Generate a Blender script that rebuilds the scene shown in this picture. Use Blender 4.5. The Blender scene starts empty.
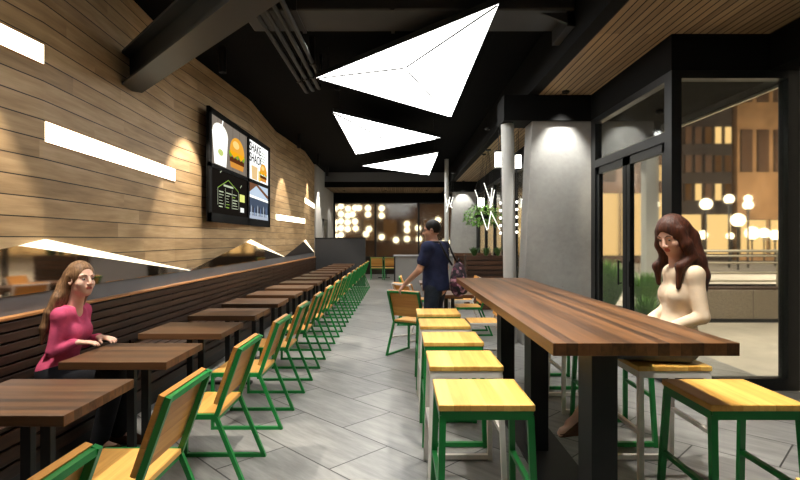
import bpy, bmesh, math, random
import numpy as np
from mathutils import Vector, Matrix
random.seed(7)
S = bpy.context.scene
COL = S.collection
PI = math.pi
F = 513.0

# ---------------------------------------------------------------- materials
def lin(c):
    return tuple(((x/255)/12.92 if x/255 <= .04045 else ((x/255+.055)/1.055)**2.4) for x in c) + (1.0,)

class NT:
    def __init__(s, name):
        s.m = bpy.data.materials.new(name); s.m.use_nodes = True
        s.t = s.m.node_tree; s.t.nodes.clear()
        s.out = s.t.nodes.new('ShaderNodeOutputMaterial')
    def n(s, kind, **kw):
        nd = s.t.nodes.new('ShaderNode'+kind)
        for k, v in kw.items():
            if hasattr(nd, k): setattr(nd, k, v)
        return nd
    def l(s, a, b): s.t.links.new(a, b)
    def val(s, x, sock):
        if hasattr(x, 'links') or isinstance(x, bpy.types.NodeSocket): s.l(x, sock)
        else: sock.default_value = x
    def math(s, op, a, b=0.0, c=None):
        nd = s.n('Math', operation=op); s.val(a, nd.inputs[0]); s.val(b, nd.inputs[1])
        if c is not None: s.val(c, nd.inputs[2])
        return nd.outputs[0]
    def vmath(s, op, a, b):
        nd = s.n('VectorMath', operation=op); s.val(a, nd.inputs[0]); s.val(b, nd.inputs[1]); return nd.outputs[0]
    def coord(s, kind='Object'): return s.n('TexCoord').outputs[kind]
    def mapping(s, v, loc=(0,0,0), rot=(0,0,0), sc=(1,1,1)):
        nd = s.n('Mapping'); s.l(v, nd.inputs['Vector'])
        nd.inputs['Location'].default_value = loc; nd.inputs['Rotation'].default_value = rot; nd.inputs['Scale'].default_value = sc
        return nd.outputs[0]
    def noise(s, v, scale, detail=3, rough=.5):
        nd = s.n('TexNoise'); s.l(v, nd.inputs['Vector'])
        nd.inputs['Scale'].default_value = scale; nd.inputs['Detail'].default_value = detail; nd.inputs['Roughness'].default_value = rough
        return nd.outputs[0]
    def ramp(s, f, stops):
        nd = s.n('ValToRGB'); s.l(f, nd.inputs[0]); e = nd.color_ramp.elements
        while len(e) < len(stops): e.new(.5)
        for x, (p, c) in zip(e, stops): x.position = p; x.color = c if len(c) == 4 else lin(c)
        return nd.outputs[0]
    def mix(s, f, a, b, mode='MIX'):
        nd = s.n('Mix', data_type='RGBA', blend_type=mode)
        s.val(f, nd.inputs[0]); s.val(a, nd.inputs[6]); s.val(b, nd.inputs[7]); return nd.outputs[2]
    def bsdf(s, color, rough=.5, metal=0.0, spec=.5, **kw):
        nd = s.n('BsdfPrincipled'); s.val(color, nd.inputs['Base Color']); s.val(rough, nd.inputs['Roughness'])
        nd.inputs['Metallic'].default_value = metal; nd.inputs['Specular IOR Level'].default_value = spec
        for k, v in kw.items(): s.val(v, nd.inputs[k])
        s.l(nd.outputs[0], s.out.inputs[0]); s.p = nd; return nd
    def bump(s, h, strength=.2, dist=.01):
        nd = s.n('Bump'); s.l(h, nd.inputs['Height']); nd.inputs['Strength'].default_value = strength; nd.inputs['Distance'].default_value = dist
        s.l(nd.outputs[0], s.p.inputs['Normal'])

def plain(name, c, rough=.5, metal=0.0, spec=.5, var=.12, scale=9.0):
    m = NT(name); v = m.coord()
    f = m.noise(v, scale, 4)
    base = lin(c); d = tuple(x*(1-var) for x in base[:3])+(1,); b = tuple(min(1, x*(1+var)) for x in base[:3])+(1,)
    m.bsdf(m.ramp(f, [(.3, d), (.7, b)]), rough, metal, spec); return m.m

def wood(name, dark, light, axis=0, across=1, strip=.07, rough=.4, strips=.35, joint=0.0, grain=1.0, spec=.4, jw=.04):
    """stave wood: grain along `axis`, staves side by side along `across`"""
    m = NT(name); v = m.coord()
    oi = m.n('ObjectInfo').outputs['Random']
    off = m.n('CombineXYZ'); 
    r = m.math('MULTIPLY', oi, 17.0)
    for i in range(3): m.l(r, off.inputs[i])
    sep = m.n('SeparateXYZ'); m.l(v, sep.inputs[0])
    q = m.math('DIVIDE', sep.outputs[across], strip)
    idx = m.math('FLOOR', q); fr = m.math('FRACT', q)
    wn = m.n('TexWhiteNoise', noise_dimensions='2D')
    cx = m.n('CombineXYZ'); m.l(idx, cx.inputs[0]); m.l(m.math('MULTIPLY', oi, 31.0), cx.inputs[1]); m.l(cx.outputs[0], wn.inputs['Vector'])
    sc = [26.0]*3; sc[axis] = 1.6
    vv = m.vmath('ADD', v, off.outputs[0])
    cy = m.n('CombineXYZ'); m.l(m.math('MULTIPLY', wn.outputs[0], 5.0), cy.inputs[axis])
    vv = m.vmath('ADD', vv, cy.outputs[0])
    g = m.noise(m.mapping(vv, sc=sc), 1.0*grain, 5, .6)
    t = m.math('ADD', m.math('MULTIPLY', g, 1.0-strips), m.math('MULTIPLY', wn.outputs[0], strips))
    col = m.ramp(t, [(.25, dark), (.72, light)])
    if joint > 0:
        e = m.math('LESS_THAN', fr, jw)
        col = m.mix(m.math('MULTIPLY', e, joint), col, (.006, .004, .003, 1))
    m.bsdf(col, rough, 0, spec); m.bump(g, .08, .003)
    return m.m

def emit(name, c, strength):
    m = NT(name); e = m.n('Emission'); e.inputs[0].default_value = lin(c); e.inputs[1].default_value = strength
    m.l(e.outputs[0], m.out.inputs[0]); return m.m

M = {}
def make_materials():
    M['green'] = plain('green_paint', (18, 128, 56), .38, 0, .5, .06)
    M['white'] = plain('white_paint', (232, 228, 222), .4, 0, .5, .05)
    M['black'] = plain('black_metal', (22, 22, 23), .45, 0, .4, .15)
    M['steel'] = plain('painted_steel', (44, 46, 48), .5, 0, .45, .12, 4)
    M['duct'] = plain('duct_metal', (60, 60, 60), .5, .3, .4, .1, 3)
    M['ceil'] = plain('black_ceiling', (9, 9, 10), .9, 0, .1, .15, 2)
    M['fascia'] = plain('black_fascia', (9, 9, 9), .8, 0, .15, .15, 2)
    M['frame'] = plain('window_frame_metal', (25, 27, 28), .4, .2, .45, .1)
    M['ledge'] = plain('charcoal_ledge', (112, 116, 122), .25, 0, .5, .06, 3)
    M['partition'] = plain('charcoal_panel', (58, 59, 61), .6, 0, .3, .05, 3)
    M['counter'] = plain('grey_counter', (126, 124, 122), .6, 0, .3, .06, 3)
    M['oak'] = wood('oak_seat', (196, 136, 62), (238, 190, 104), 1, 0, .085, .42, .3, .2, spec=.35, jw=.02)
    M['oak_back'] = wood('oak_back', (184, 116, 48), (226, 166, 84), 1, 2, .09, .45, .3, .15, spec=.35, jw=.02)
    M['oak_stool'] = wood('oak_stool', (206, 148, 62), (244, 204, 110), 1, 0, .075, .4, .3, .2, spec=.35, jw=.02)
    M['walnut_x'] = wood('walnut_cross', (44, 29, 18), (106, 74, 48), 0, 1, .055, .42, .3, .2, spec=.4, jw=.04)
    M['walnut_y'] = wood('walnut_long', (46, 28, 16), (124, 84, 51), 1, 0, .05, .36, .34, .2, spec=.4, jw=.05)
    M['bench'] = wood('bench_slats', (30, 19, 13), (72, 47, 31), 1, 2, .3, .45, .25, spec=.35)
    M['trim_wood'] = wood('bench_cap', (150, 98, 54), (206, 150, 92), 1, 2, .3, .5, .2)
    M['planter'] = wood('planter_slats', (42, 27, 18), (96, 64, 42), 0, 2, .3, .5, .4)
    M['soffit'] = wood('ceiling_boards', (138, 116, 90), (184, 158, 124), 1, 0, .078, .6, .35, .97, spec=.15, jw=.16)
    # wall boards
    m = NT('wall_boards'); v = m.coord()
    sep = m.n('SeparateXYZ'); m.l(v, sep.inputs[0])
    q = m.math('DIVIDE', sep.outputs[2], .152); idx = m.math('FLOOR', q); fr = m.math('FRACT', q)
    wn = m.n('TexWhiteNoise', noise_dimensions='1D'); m.l(idx, wn.inputs['W'])
    yy = m.math('ADD', m.math('DIVIDE', sep.outputs[1], 2.4), m.math('MULTIPLY', wn.outputs[0], 7.0))
    w2 = m.n('TexWhiteNoise', noise_dimensions='2D'); c2 = m.n('CombineXYZ'); m.l(idx, c2.inputs[0]); m.l(m.math('FLOOR', yy), c2.inputs[1]); m.l(c2.outputs[0], w2.inputs['Vector'])
    c3 = m.n('CombineXYZ'); m.l(m.math('MULTIPLY', w2.outputs[0], 40.0), c3.inputs[1])
    vv = m.vmath('ADD', v, c3.outputs[0])
    g = m.noise(m.mapping(vv, sc=(14, 1.3, 20)), 1.0, 6, .62)
    g2 = m.noise(m.mapping(vv, sc=(3, 1.1, 3)), 1.0, 2, .5)
    t = m.math('ADD', m.math('ADD', m.math('MULTIPLY', g, .5), m.math('MULTIPLY', g2, .38)), m.math('MULTIPLY', w2.outputs[0], .12))
    col = m.ramp(t, [(.3, (136, 110, 78)), (.5, (182, 152, 112)), (.7, (214, 186, 146))])
    j = m.math('LESS_THAN', fr, .058)
    col = m.mix(m.math('MULTIPLY', j, .97), col, (.012, .009, .006, 1))
    m.bsdf(col, .5, 0, .3); M['boards'] = m.m
    # floor tiles (long tiles laid on the diagonal, half-offset)
    m = NT('floor_tiles'); v = m.coord()
    sep = m.n('SeparateXYZ'); m.l(v, sep.inputs[0]); X, Y = sep.outputs[0], sep.outputs[1]
    R2 = math.sqrt(.5)
    U = m.math('MULTIPLY', m.math('SUBTRACT', X, Y), R2); V = m.math('MULTIPLY', m.math('ADD', X, Y), R2)
    row = m.math('DIVIDE', m.math('SUBTRACT', V, 2.04), .53); ri = m.math('FLOOR', row); rf = m.math('FRACT', row)
    par = m.math('FRACT', m.math('MULTIPLY', ri, .5))   # 0 or .5
    uu = m.math('ADD', m.math('DIVIDE', m.math('ADD', U, 2.708), 1.04), par); ui = m.math('FLOOR', uu); uf = m.math('FRACT', uu)
    ew = .011
    e1 = m.math('LESS_THAN', rf, ew/.53*1.0); e2 = m.math('LESS_THAN', uf, ew/1.04*1.0)
    e = m.math('MAXIMUM', e1, e2)
    w2 = m.n('TexWhiteNoise', noise_dimensions='2D'); c2 = m.n('CombineXYZ'); m.l(ri, c2.inputs[0]); m.l(ui, c2.inputs[1]); m.l(c2.outputs[0], w2.inputs['Vector'])
    c3 = m.n('CombineXYZ'); m.l(U, c3.inputs[0]); m.l(V, c3.inputs[1]); m.l(m.math('MULTIPLY', w2.outputs[0], 30.0), c3.inputs[2])
    g = m.noise(m.mapping(c3.outputs[0], sc=(1.6, 10, 1)), 1.5, 6, .65)
    t = m.math('ADD', m.math('MULTIPLY', g, .88), m.math('MULTIPLY', w2.outputs[0], .12))
    col = m.ramp(t, [(.28, (104, 105, 104)), (.5, (136, 136, 134)), (.72, (160, 160, 157))])
    col = m.mix(m.math('MULTIPLY', e, .93), col, (.02, .02, .02, 1))
    m.bsdf(col, m.ramp(g, [(.3, (.30,.30,.30,1)), (.7, (.45,.45,.45,1))]), 0, .4); M['tiles'] = m.m
    # concrete
    m = NT('concrete'); v = m.coord()
    a = m.noise(v, 1.3, 6, .6); b = m.noise(v, 14, 4, .6)
    vo = m.n('TexVoronoi'); m.l(v, vo.inputs['Vector']); vo.inputs['Scale'].default_value = 7.0
    pit = m.math('LESS_THAN', vo.outputs['Distance'], .045)
    t = m.math('ADD', m.math('MULTIPLY', a, .7), m.math('MULTIPLY', b, .3))
    col = m.ramp(t, [(.3, (142, 141, 138)), (.7, (172, 171, 167))])
    col = m.mix(m.math('MULTIPLY', pit, .4), col, (.1, .1, .1, 1))
    m.bsdf(col, .7, 0, .25); m.bump(t, .15, .01); M['concrete'] = m.m
    M['plaster'] = plain('white_plaster', (205, 204, 202), .7, 0, .2, .05, 3)
    M['offwhite'] = plain('pale_column', (196, 196, 193), .6, 0, .3, .05, 3)
    # perforated dark panel
    m = NT('perforated_panel'); v = m.coord()
    vo = m.n('TexVoronoi'); m.l(m.mapping(v, sc=(12, 12, 12)), vo.inputs['Vector']); vo.inputs['Randomness'].default_value = 0
    vo.inputs['Scale'].default_value = 1.0
    d = m.math('LESS_THAN', vo.outputs['Distance'], .3)
    m.bsdf(m.mix(d, lin((104, 106, 110)), lin((30, 30, 32))), .6); M['perf'] = m.m
    # mirror
    m = NT('tinted_mirror'); m.bsdf(lin((214, 200, 190)), .045, 1.0); M['mirror'] = m.m
    # glass
    def glass(name, rough, tint=(246, 248, 247)):
        m = NT(name)
        g = m.n('BsdfGlass'); g.inputs['Color'].default_value = lin(tint); g.inputs['Roughness'].default_value = rough; g.inputs['IOR'].default_value = 1.45
        m.l(g.outputs[0], m.out.inputs[0]); return m.m
    M['glass'] = glass('clear_glass', 0.0)
    M['glass_far'] = glass('seeded_glass', 0.085)
    M['glass_front'] = glass('window_glass', 0.035)
    M['light'] = emit('light_panel', (255, 254, 250), 7.0)
    M['strip'] = emit('strip_light', (255, 246, 214), 5.0)
    M['cove'] = emit('cove_light', (255, 244, 214), 2.2)
    M['tube'] = emit('tube_light', (255, 252, 240), 6.0)
    M['lamp'] = emit('lamp_lens', (255, 240, 210), 9.0)
    M['tube_soft'] = emit('soft_tube', (255, 252, 240), 2.2)
    M['bulb'] = emit('globe_bulb', (255, 232, 190), 4.0)
    M['pane_lit'] = emit('lit_window', (255, 205, 130), 1.3)
    M['pane_dim'] = emit('dim_window', (190, 132, 76), .22)
    M['leaf'] = plain('leaf_green', (112, 160, 74), .5, 0, .3, .35, 30)
    M['leaf_dark'] = plain('leaf_dark_green', (64, 96, 50), .5, 0, .3, .3, 30)
    M['soil'] = plain('soil', (72, 50, 38), .95, 0, .1, .4, 40)
    M['pot'] = plain('grey_pot', (128, 126, 122), .7, 0, .2, .1)
    # granite
    m = NT('granite'); v = m.coord()
    a = m.noise(v, 60, 2, .6); b = m.noise(v, 3, 3)
    sep = m.n('SeparateXYZ'); m.l(v, sep.inputs[0])
    fr = m.math('FRACT', m.math('DIVIDE', sep.outputs[0], .9)); e = m.math('LESS_THAN', fr, .012)
    col = m.ramp(a, [(.35, (84, 74, 64)), (.5, (150, 138, 120)), (.65, (196, 182, 162))])
    col = m.mix(m.math('MULTIPLY', b, .3), col, lin((140, 124, 106)))
    col = m.mix(m.math('MULTIPLY', e, .8), col, (.03, .025, .02, 1))
    m.bsdf(col, .6); M['granite'] = m.m
    M['paving'] = plain('street_paving', (190, 182, 168), .6, 0, .3, .2, 1.2)
    M['asphalt'] = plain('asphalt', (92, 86, 78), .8, 0, .2, .2, 1.2)
    M['rail'] = plain('pale_metal_rail', (196, 186, 164), .4, .3, .5, .05)
    M['facade_tan'] = plain('tan_stone', (150, 114, 78), .85, 0, .2, .35, .5)
    M['facade_brown'] = plain('brown_brick', (84, 62, 46), .85, 0, .2, .3, .6)
    M['facade_dark'] = plain('dark_stone', (52, 44, 38), .85, 0, .2, .3, .5)

# ---------------------------------------------------------------- mesh building
class MB:
    def __init__(s): s.v = []; s.f = []
    def add(s, vs, fs):
        o = len(s.v); s.v += [tuple(p) for p in vs]; s.f += [tuple(i+o for i in f) for f in fs]; return s
    def box(s, a, b, bev=0.0):
        x0, y0, z0 = [min(p, q) for p, q in zip(a, b)]; x1, y1, z1 = [max(p, q) for p, q in zip(a, b)]
        if bev <= 0:
            return s.add([(x0,y0,z0),(x1,y0,z0),(x1,y1,z0),(x0,y1,z0),(x0,y0,z1),(x1,y0,z1),(x1,y1,z1),(x0,y1,z1)],
                  [(0,3,2,1),(4,5,6,7),(0,1,5,4),(1,2,6,5),(2,3,7,6),(3,0,4,7)])
        bm = bmesh.new()
        vs = [bm.verts.new(p) for p in [(x0,y0,z0),(x1,y0,z0),(x1,y1,z0),(x0,y1,z0),(x0,y0,z1),(x1,y0,z1),(x1,y1,z1),(x0,y1,z1)]]
        for f in [(0,3,2,1),(4,5,6,7),(0,1,5,4),(1,2,6,5),(2,3,7,6),(3,0,4,7)]: bm.faces.new([vs[i] for i in f])
        bmesh.ops.bevel(bm, geom=bm.edges[:], offset=bev, segments=2, affect='EDGES', profile=.5)
        bm.verts.index_update()
        s.add([v.co for v in bm.verts], [[v.index for v in f.verts] for f in bm.faces]); bm.free(); return s
    def bar(s, p, q, w, h=None, up=(0,0,1), ext=0.0):
        h = h or w; p = Vector(p); q = Vector(q); d = (q-p).normalized(); p = p-d*ext; q = q+d*ext
        up = Vector(up)
        if abs(d.dot(up)) > .98: up = Vector((0,1,0)) if abs(d.y) < .9 else Vector((1,0,0))
        r = d.cross(up).normalized()*w/2; u = r.cross(d).normalized()*h/2
        vs = [p-r-u, p+r-u, p+r+u, p-r+u, q-r-u, q+r-u, q+r+u, q-r+u]
        return s.add(vs, [(0,1,2,3),(4,7,6,5),(0,4,5,1),(1,5,6,2),(2,6,7,3),(3,7,4,0)])
    def tube(s, pts, r, n=10, r2=None):
        pts = [Vector(p) for p in pts]; rings = []
        up0 = None
        for i, p in enumerate(pts):
            d = (pts[min(i+1, len(pts)-1)]-pts[max(i-1, 0)]).normalized()
            if up0 is None: up0 = Vector((0,0,1)) if abs(d.z) < .9 else Vector((1,0,0))
            a = d.cross(up0)
            if a.length < 1e-3: a = d.cross(Vector((0,1,0)))
            a.normalize(); b = a.cross(d).normalized()
            rr = r if r2 is None else r+(r2-r)*i/(len(pts)-1)
            rings.append([p+a*rr*math.cos(2*PI*k/n)+b*rr*math.sin(2*PI*k/n) for k in range(n)])
        vs = [v for rg in rings for v in rg]; fs = []
        for i in range(len(pts)-1):
            for k in range(n): fs.append((i*n+k, i*n+(k+1)%n, (i+1)*n+(k+1)%n, (i+1)*n+k))
        fs.append(tuple(range(n))[::-1]); fs.append(tuple((len(pts)-1)*n+k for k in range(n)))
        return s.add(vs, fs)
    def lathe(s, prof, c=(0,0,0), n=20):
        vs = []; fs = []; cx, cy, cz = c
        for r, z in prof:
            for k in range(n): vs.append((cx+r*math.cos(2*PI*k/n), cy+r*math.sin(2*PI*k/n), cz+z))
        for i in range(len(prof)-1):
            for k in range(n): fs.append((i*n+k, i*n+(k+1)%n, (i+1)*n+(k+1)%n, (i+1)*n+k))
        fs.append(tuple(range(n))[::-1]); fs.append(tuple((len(prof)-1)*n+k for k in range(n)))
        return s.add(vs, fs)
    def ball(s, c, r, n=14, m=8, sc=(1,1,1)):
        vs = [(c[0], c[1], c[2]-r*sc[2])]; fs = []
        for j in range(1, m):
            t = -PI/2+PI*j/m
            for k in range(n): vs.append((c[0]+r*sc[0]*math.cos(t)*math.cos(2*PI*k/n), c[1]+r*sc[1]*math.cos(t)*math.sin(2*PI*k/n), c[2]+r*sc[2]*math.sin(t)))
        vs.append((c[0], c[1], c[2]+r*sc[2]))
        for k in range(n): fs.append((0, 1+(k+1)%n, 1+k))
        for j in range(m-2):
            for k in range(n): a = 1+j*n; fs.append((a+k, a+(k+1)%n, a+n+(k+1)%n, a+n+k))
        a = 1+(m-2)*n
        for k in range(n): fs.append((a+k, a+(k+1)%n, len(vs)-1))
        return s.add(vs, fs)
    def prism(s, poly, d):
        """polygon (3-D points, one plane) extruded by vector d"""
        n = len(poly); d = Vector(d); A = [Vector(p) for p in poly]; B = [p+d for p in A]
        fs = [tuple(range(n))[::-1], tuple(range(n, 2*n))]+[(i, (i+1)%n, n+(i+1)%n, n+i) for i in range(n)]
        return s.add(A+B, fs)
    def build(s, name, mat, parent=None, smooth=False, loc=None, fix=True):
        me = bpy.data.meshes.new(name); me.from_pydata(s.v, [], s.f)
        if fix:
            bm = bmesh.new(); bm.from_mesh(me); bmesh.ops.recalc_face_normals(bm, faces=bm.faces[:]); bm.to_mesh(me); bm.free()
        if isinstance(mat, str): mat = M[mat]
        me.materials.append(mat)
        if smooth:
            for p in me.polygons: p.use_smooth = True
        o = bpy.data.objects.new(name, me); COL.objects.link(o)
        if parent is not None: o.parent = parent
        if loc: o.location = loc
        return o

def thing(name, label, cat, loc=(0,0,0), rz=0.0, group=None):
    o = bpy.data.objects.new(name, None); COL.objects.link(o)
    o.empty_display_size = .1; o.location = loc; o.rotation_euler = (0, 0, rz)
    o['label'] = label; o['category'] = cat
    if group: o['group'] = group
    return o
def tag(o, label, cat, group=None):
    o['label'] = label; o['category'] = cat
    if group: o['group'] = group
    return o
def struct(o): o['kind'] = 'structure'; return o
def dup(o, parent=None):
    c = o.copy(); COL.objects.link(c)
    if parent is not None: c.parent = parent
    for ch in list(o.children): dup(ch, c)
    return c
def place(o, loc, rz=0.0, label=None, group=None):
    o.location = loc; o.rotation_euler = (0, 0, rz)
    if label: o['label'] = label
    if group: o['group'] = group
    return o
ORD = ['first','second','third','fourth','fifth','sixth','seventh','eighth','ninth','tenth','eleventh','twelfth','thirteenth','fourteenth','fifteenth','sixteenth']
make_materials()
# ---------------------------------------------------------------- the setting
PK, VL = -2.78, -2.96               # folded wall: ridge and valley
YF = [-1.5, 1.25, 4.0, 6.75, 9.5, 12.25, 15.0, 17.75]
def xw(y):
    for i in range(len(YF)-1):
        if YF[i] <= y <= YF[i+1]:
            a = VL if i % 2 else PK; b = PK if i % 2 else VL
            return a+(b-a)*(y-YF[i])/(YF[i+1]-YF[i])
    return VL
CZ = 4.12
struct(MB().box((-3.3, -3.2, -.12), (3.95, 22.7, 0)).build('floor', 'tiles'))
struct(MB().box((-3.3, -3.2, CZ), (1.95, 22.7, CZ+.15)).build('ceiling', 'ceil'))
# left wall: folded boards, thick
w = MB(); vs = []
for i, y in enumerate(YF):
    x = xw(y)
    vs += [(x, y, 0.0), (x, y, 4.09), (-3.2, y, 4.09), (-3.2, y, 0.0)]
fs = []
for i in range(len(YF)-1):
    a = 4*i; b = a+4
    fs += [(a, a+1, b+1, b), (a+1, a+2, b+2, b+1), (a+2, a+3, b+3, b+2), (a+3, a, b, b+3)]
fs += [(0,1,2,3), (4*(len(YF)-1)+3, 4*(len(YF)-1)+2, 4*(len(YF)-1)+1, 4*(len(YF)-1))]
w.add(vs, fs); struct(w.build('wall_left', 'boards'))
struct(MB().box((-3.2, -3.2, 0), (-2.9, -1.5, 4.09)).build('wall_left', 'boards'))
struct(MB().box((-3.2, 17.75, 0), (-2.92, 22.5, 4.12)).build('wall_left', 'plaster'))
struct(MB().box((-3.3, -3.3, 0), (4.0, -3.2, 4.2)).build('wall_back', 'fascia'))
# a door in the white end wall
dr = thing('door_1', 'grey door in the white end wall beyond the timber wall', 'door', (-2.92, 19.4, 0)); dr['kind'] = 'structure'
MB().box((0, 0, 0), (.03, .9, 2.2)).build('door_leaf', 'steel', dr)
b = MB(); b.box((0, -.08, 0), (.05, 0, 2.3)); b.box((0, .9, 0), (.05, .98, 2.3)); b.box((0, -.08, 2.2), (.05, .98, 2.3)); b.build('door_frame', 'counter', dr)
MB().bar((.045, .78, 1.0), (.045, .78, 1.2), .03).build('door_handle', 'rail', dr)
# charcoal ledge between bench back and boards
struct(MB().box((-3.0, -1.4, .90), (-2.771, 16.55, 1.10)).build('trim_1', 'ledge'))
# right bulkhead, timber soffits
struct(MB().box((1.81, -3.2, 3.55), (1.95, 22.5, 4.12)).build('trim_2', 'fascia'))
struct(MB().box((1.95, -3.2, 3.55), (3.95, 5.1, 3.7)).build('ceiling', 'soffit'))
struct(MB().box((1.95, 5.1, 3.55), (2.95, 22.5, 3.7)).build('ceiling', 'soffit'))
s1 = MB().box((-2.92, 20.0, 3.56), (1.81, 22.5, 3.6)).build('ceiling', 'soffit'); struct(s1)
struct(MB().box((-2.92, 19.85, 3.55), (1.81, 20.0, 3.75)).build('trim_3', 'fascia'))
struct(MB().box((-2.92, 19.87, 3.75), (1.81, 19.97, 4.12)).build('trim_4', 'perf'))
# headers (black) over piers and glazing
struct(MB().box((1.47, 7.25, 3.19), (2.70, 7.75, 3.549)).build('trim_5', 'fascia'))
struct(MB().box((1.7, 18.0, 3.19), (2.70, 18.4, 3.549)).build('trim_6', 'fascia'))
struct(MB().box((2.70, 5.1, 3.19), (2.95, 22.5, 3.549)).build('trim_7', 'fascia'))
struct(MB().box((2.95, 5.1, 3.19), (3.95, 5.3, 3.549)).build('trim_8', 'fascia'))
struct(MB().box((3.68, -3.2, 3.19), (3.95, 5.1, 3.549)).build('trim_9', 'fascia'))
struct(MB().box((3.90, -3.2, 0), (4.05, 5.0, 3.19)).build('wall_right', 'plaster'))
# concrete pier and columns
pier = MB().prism([(1.74, 7.3, 0), (2.735, 7.3, 0), (2.735, 7.3, 3.19), (1.88, 7.3, 3.19)], (0, .4, 0))
tag(pier.build('concrete_pier', 'concrete'), 'broad grey concrete pier with a slanted left edge beside the glass door', 'pier')
fp = MB().prism([(1.72, 18.05, 0), (2.69, 18.05, 0), (2.69, 18.05, 3.19), (1.86, 18.05, 3.19)], (0, .3, 0))
tag(fp.build('concrete_pier', 'concrete'), 'distant grey concrete pier seen to the right of the standing man', 'pier')
c = MB().tube([(1.62, 7.5, 0), (1.57, 7.5, 3.19)], .093, 20)
tag(c.build('round_column', 'offwhite', smooth=False), 'slim pale round column just left of the broad concrete pier', 'column')
c = MB().tube([(1.50, 16.5, 0), (1.50, 16.5, 4.1)], .07, 16)
tag(c.build('round_column', 'offwhite'), 'slim pale column far back, left of the distant concrete pier', 'column')

# ---- front window (window_1), door (door_2), side glazing (window_2), far window (window_3)
def frame_boxes(mb, plane, axis, spans, t): pass
w1 = struct(thing('window_1', 'tall front window with black frame behind the seated woman on the right', 'window', (0, 0, 0)))
b = MB()
b.box((2.70, 5.1, 0), (2.80, 5.24, 3.19)); b.box((3.86, 5.1, 0), (4.02, 5.24, 3.19))
b.box((2.80, 5.1, 3.11), (3.86, 5.22, 3.19)); b.box((2.80, 5.1, 0), (3.86, 5.22, .12))
b.build('window_frame', 'frame', w1)
MB().box((2.80, 5.155, .12), (3.86, 5.165, 3.11)).build('window_pane', 'glass_front', w1)
d2 = struct(thing('door_2', 'black framed double glass door with transom in the right wall', 'door', (0, 0, 0)))
b = MB()
x0, x1 = 2.70, 2.80
b.box((x0, 7.10, 0), (x1, 7.25, 3.19)); b.box((x0, 5.24, 3.11), (x1, 7.10, 3.19)); b.box((x0, 5.24, 2.50), (x1, 7.10, 2.60))
b.build('door_frame', 'frame', d2)
for (ya, yb, nm) in ((5.24, 6.16, 'a'), (6.18, 7.10, 'b')):
    lf = MB(); lf.box((2.72, ya, .02), (2.78, ya+.09, 2.5)); lf.box((2.72, yb-.09, .02), (2.78, yb, 2.5)); lf.box((2.72, ya, 2.40), (2.78, yb, 2.5)); lf.box((2.72, ya, .02), (2.78, yb, .22))
    l = lf.build('door_leaf', 'frame', d2)
    MB().box((2.745, ya+.09, .22), (2.755, yb-.09, 2.40)).build('glass_pane', 'glass_front', l)
    hy = yb-.14 if nm == 'a' else ya+.14
    MB().bar((2.69, hy, .95), (2.69, hy, 1.25), .016).bar((2.69, hy, .97), (2.73, hy, .97), .014).bar((2.69, hy, 1.23), (2.73, hy, 1.23), .014).build('door_handle', 'black', l)
MB().box((2.745, 5.24, 2.60), (2.755, 7.10, 3.11)).build('transom_pane', 'glass_front', d2)
w2 = struct(thing('window_2', 'long side glazing with dark mullions behind the piers', 'window', (0, 0, 0)))
b = MB()
for y in (7.72, 9.2, 10.7, 12.2, 13.7, 14.9, 16.4, 17.9, 18.4, 20.4, 22.4): b.box((2.72, y, 0), (2.82, y+.09, 3.19))
b.box((2.72, 7.7, 3.1), (2.82, 22.5, 3.19)); b.box((2.72, 7.7, 0), (2.82, 22.5, .15))
b.build('window_frame', 'frame', w2)
MB().box((2.765, 7.7, .15), (2.775, 22.5, 3.1)).build('window_pane', 'glass_far', w2)
w3 = struct(thing('window_3', 'wide window across the far end of the room', 'window', (0, 0, 0)))
b = MB()
for x in (-2.92, -1.12, .78, 2.0): b.box((x, 22.5, .7), (x+.08, 22.6, 3.17))
b.box((-2.92, 22.5, 3.1), (2.72, 22.6, 3.17)); b.box((-2.92, 22.5, .7), (2.72, 22.6, .78))
b.build('window_frame', 'frame', w3)
MB().box((-2.92, 22.545, .78), (2.72, 22.555, 3.1)).build('window_pane', 'glass_far', w3)
struct(MB().box((-3.3, 22.5, 0), (2.85, 22.7, .7)).build('wall_far', 'facade_dark'))
struct(MB().box((-3.3, 22.5, 3.17), (2.85, 22.7, 4.2)).build('wall_far', 'fascia'))

# ---- partitions
p = thing('low_partition', 'charcoal partition panel closing the end of the bench row', 'partition', (-1.94, 16.7, 0))
MB().box((-.82, -.06, 0), (.81, .06, 1.55), .006).build('panel', 'partition', p)
MB().box((-.83, -.07, 1.55), (.82, .07, 1.575), .004).build('top_cap', 'black', p)
p = thing('low_partition', 'grey waist-high counter block behind the standing man', 'counter', (.52, 11.1, 0))
MB().box((-.62, -.1, 0), (.62, .35, 1.14), .006).build('panel', 'counter', p)
MB().box((-.65, -.12, 0), (-.62, .37, 1.14)).build('end_post', 'black', p)
MB().box((-.66, -.13, 1.14), (.64, .38, 1.17), .004).build('top_cap', 'counter', p)

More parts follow.
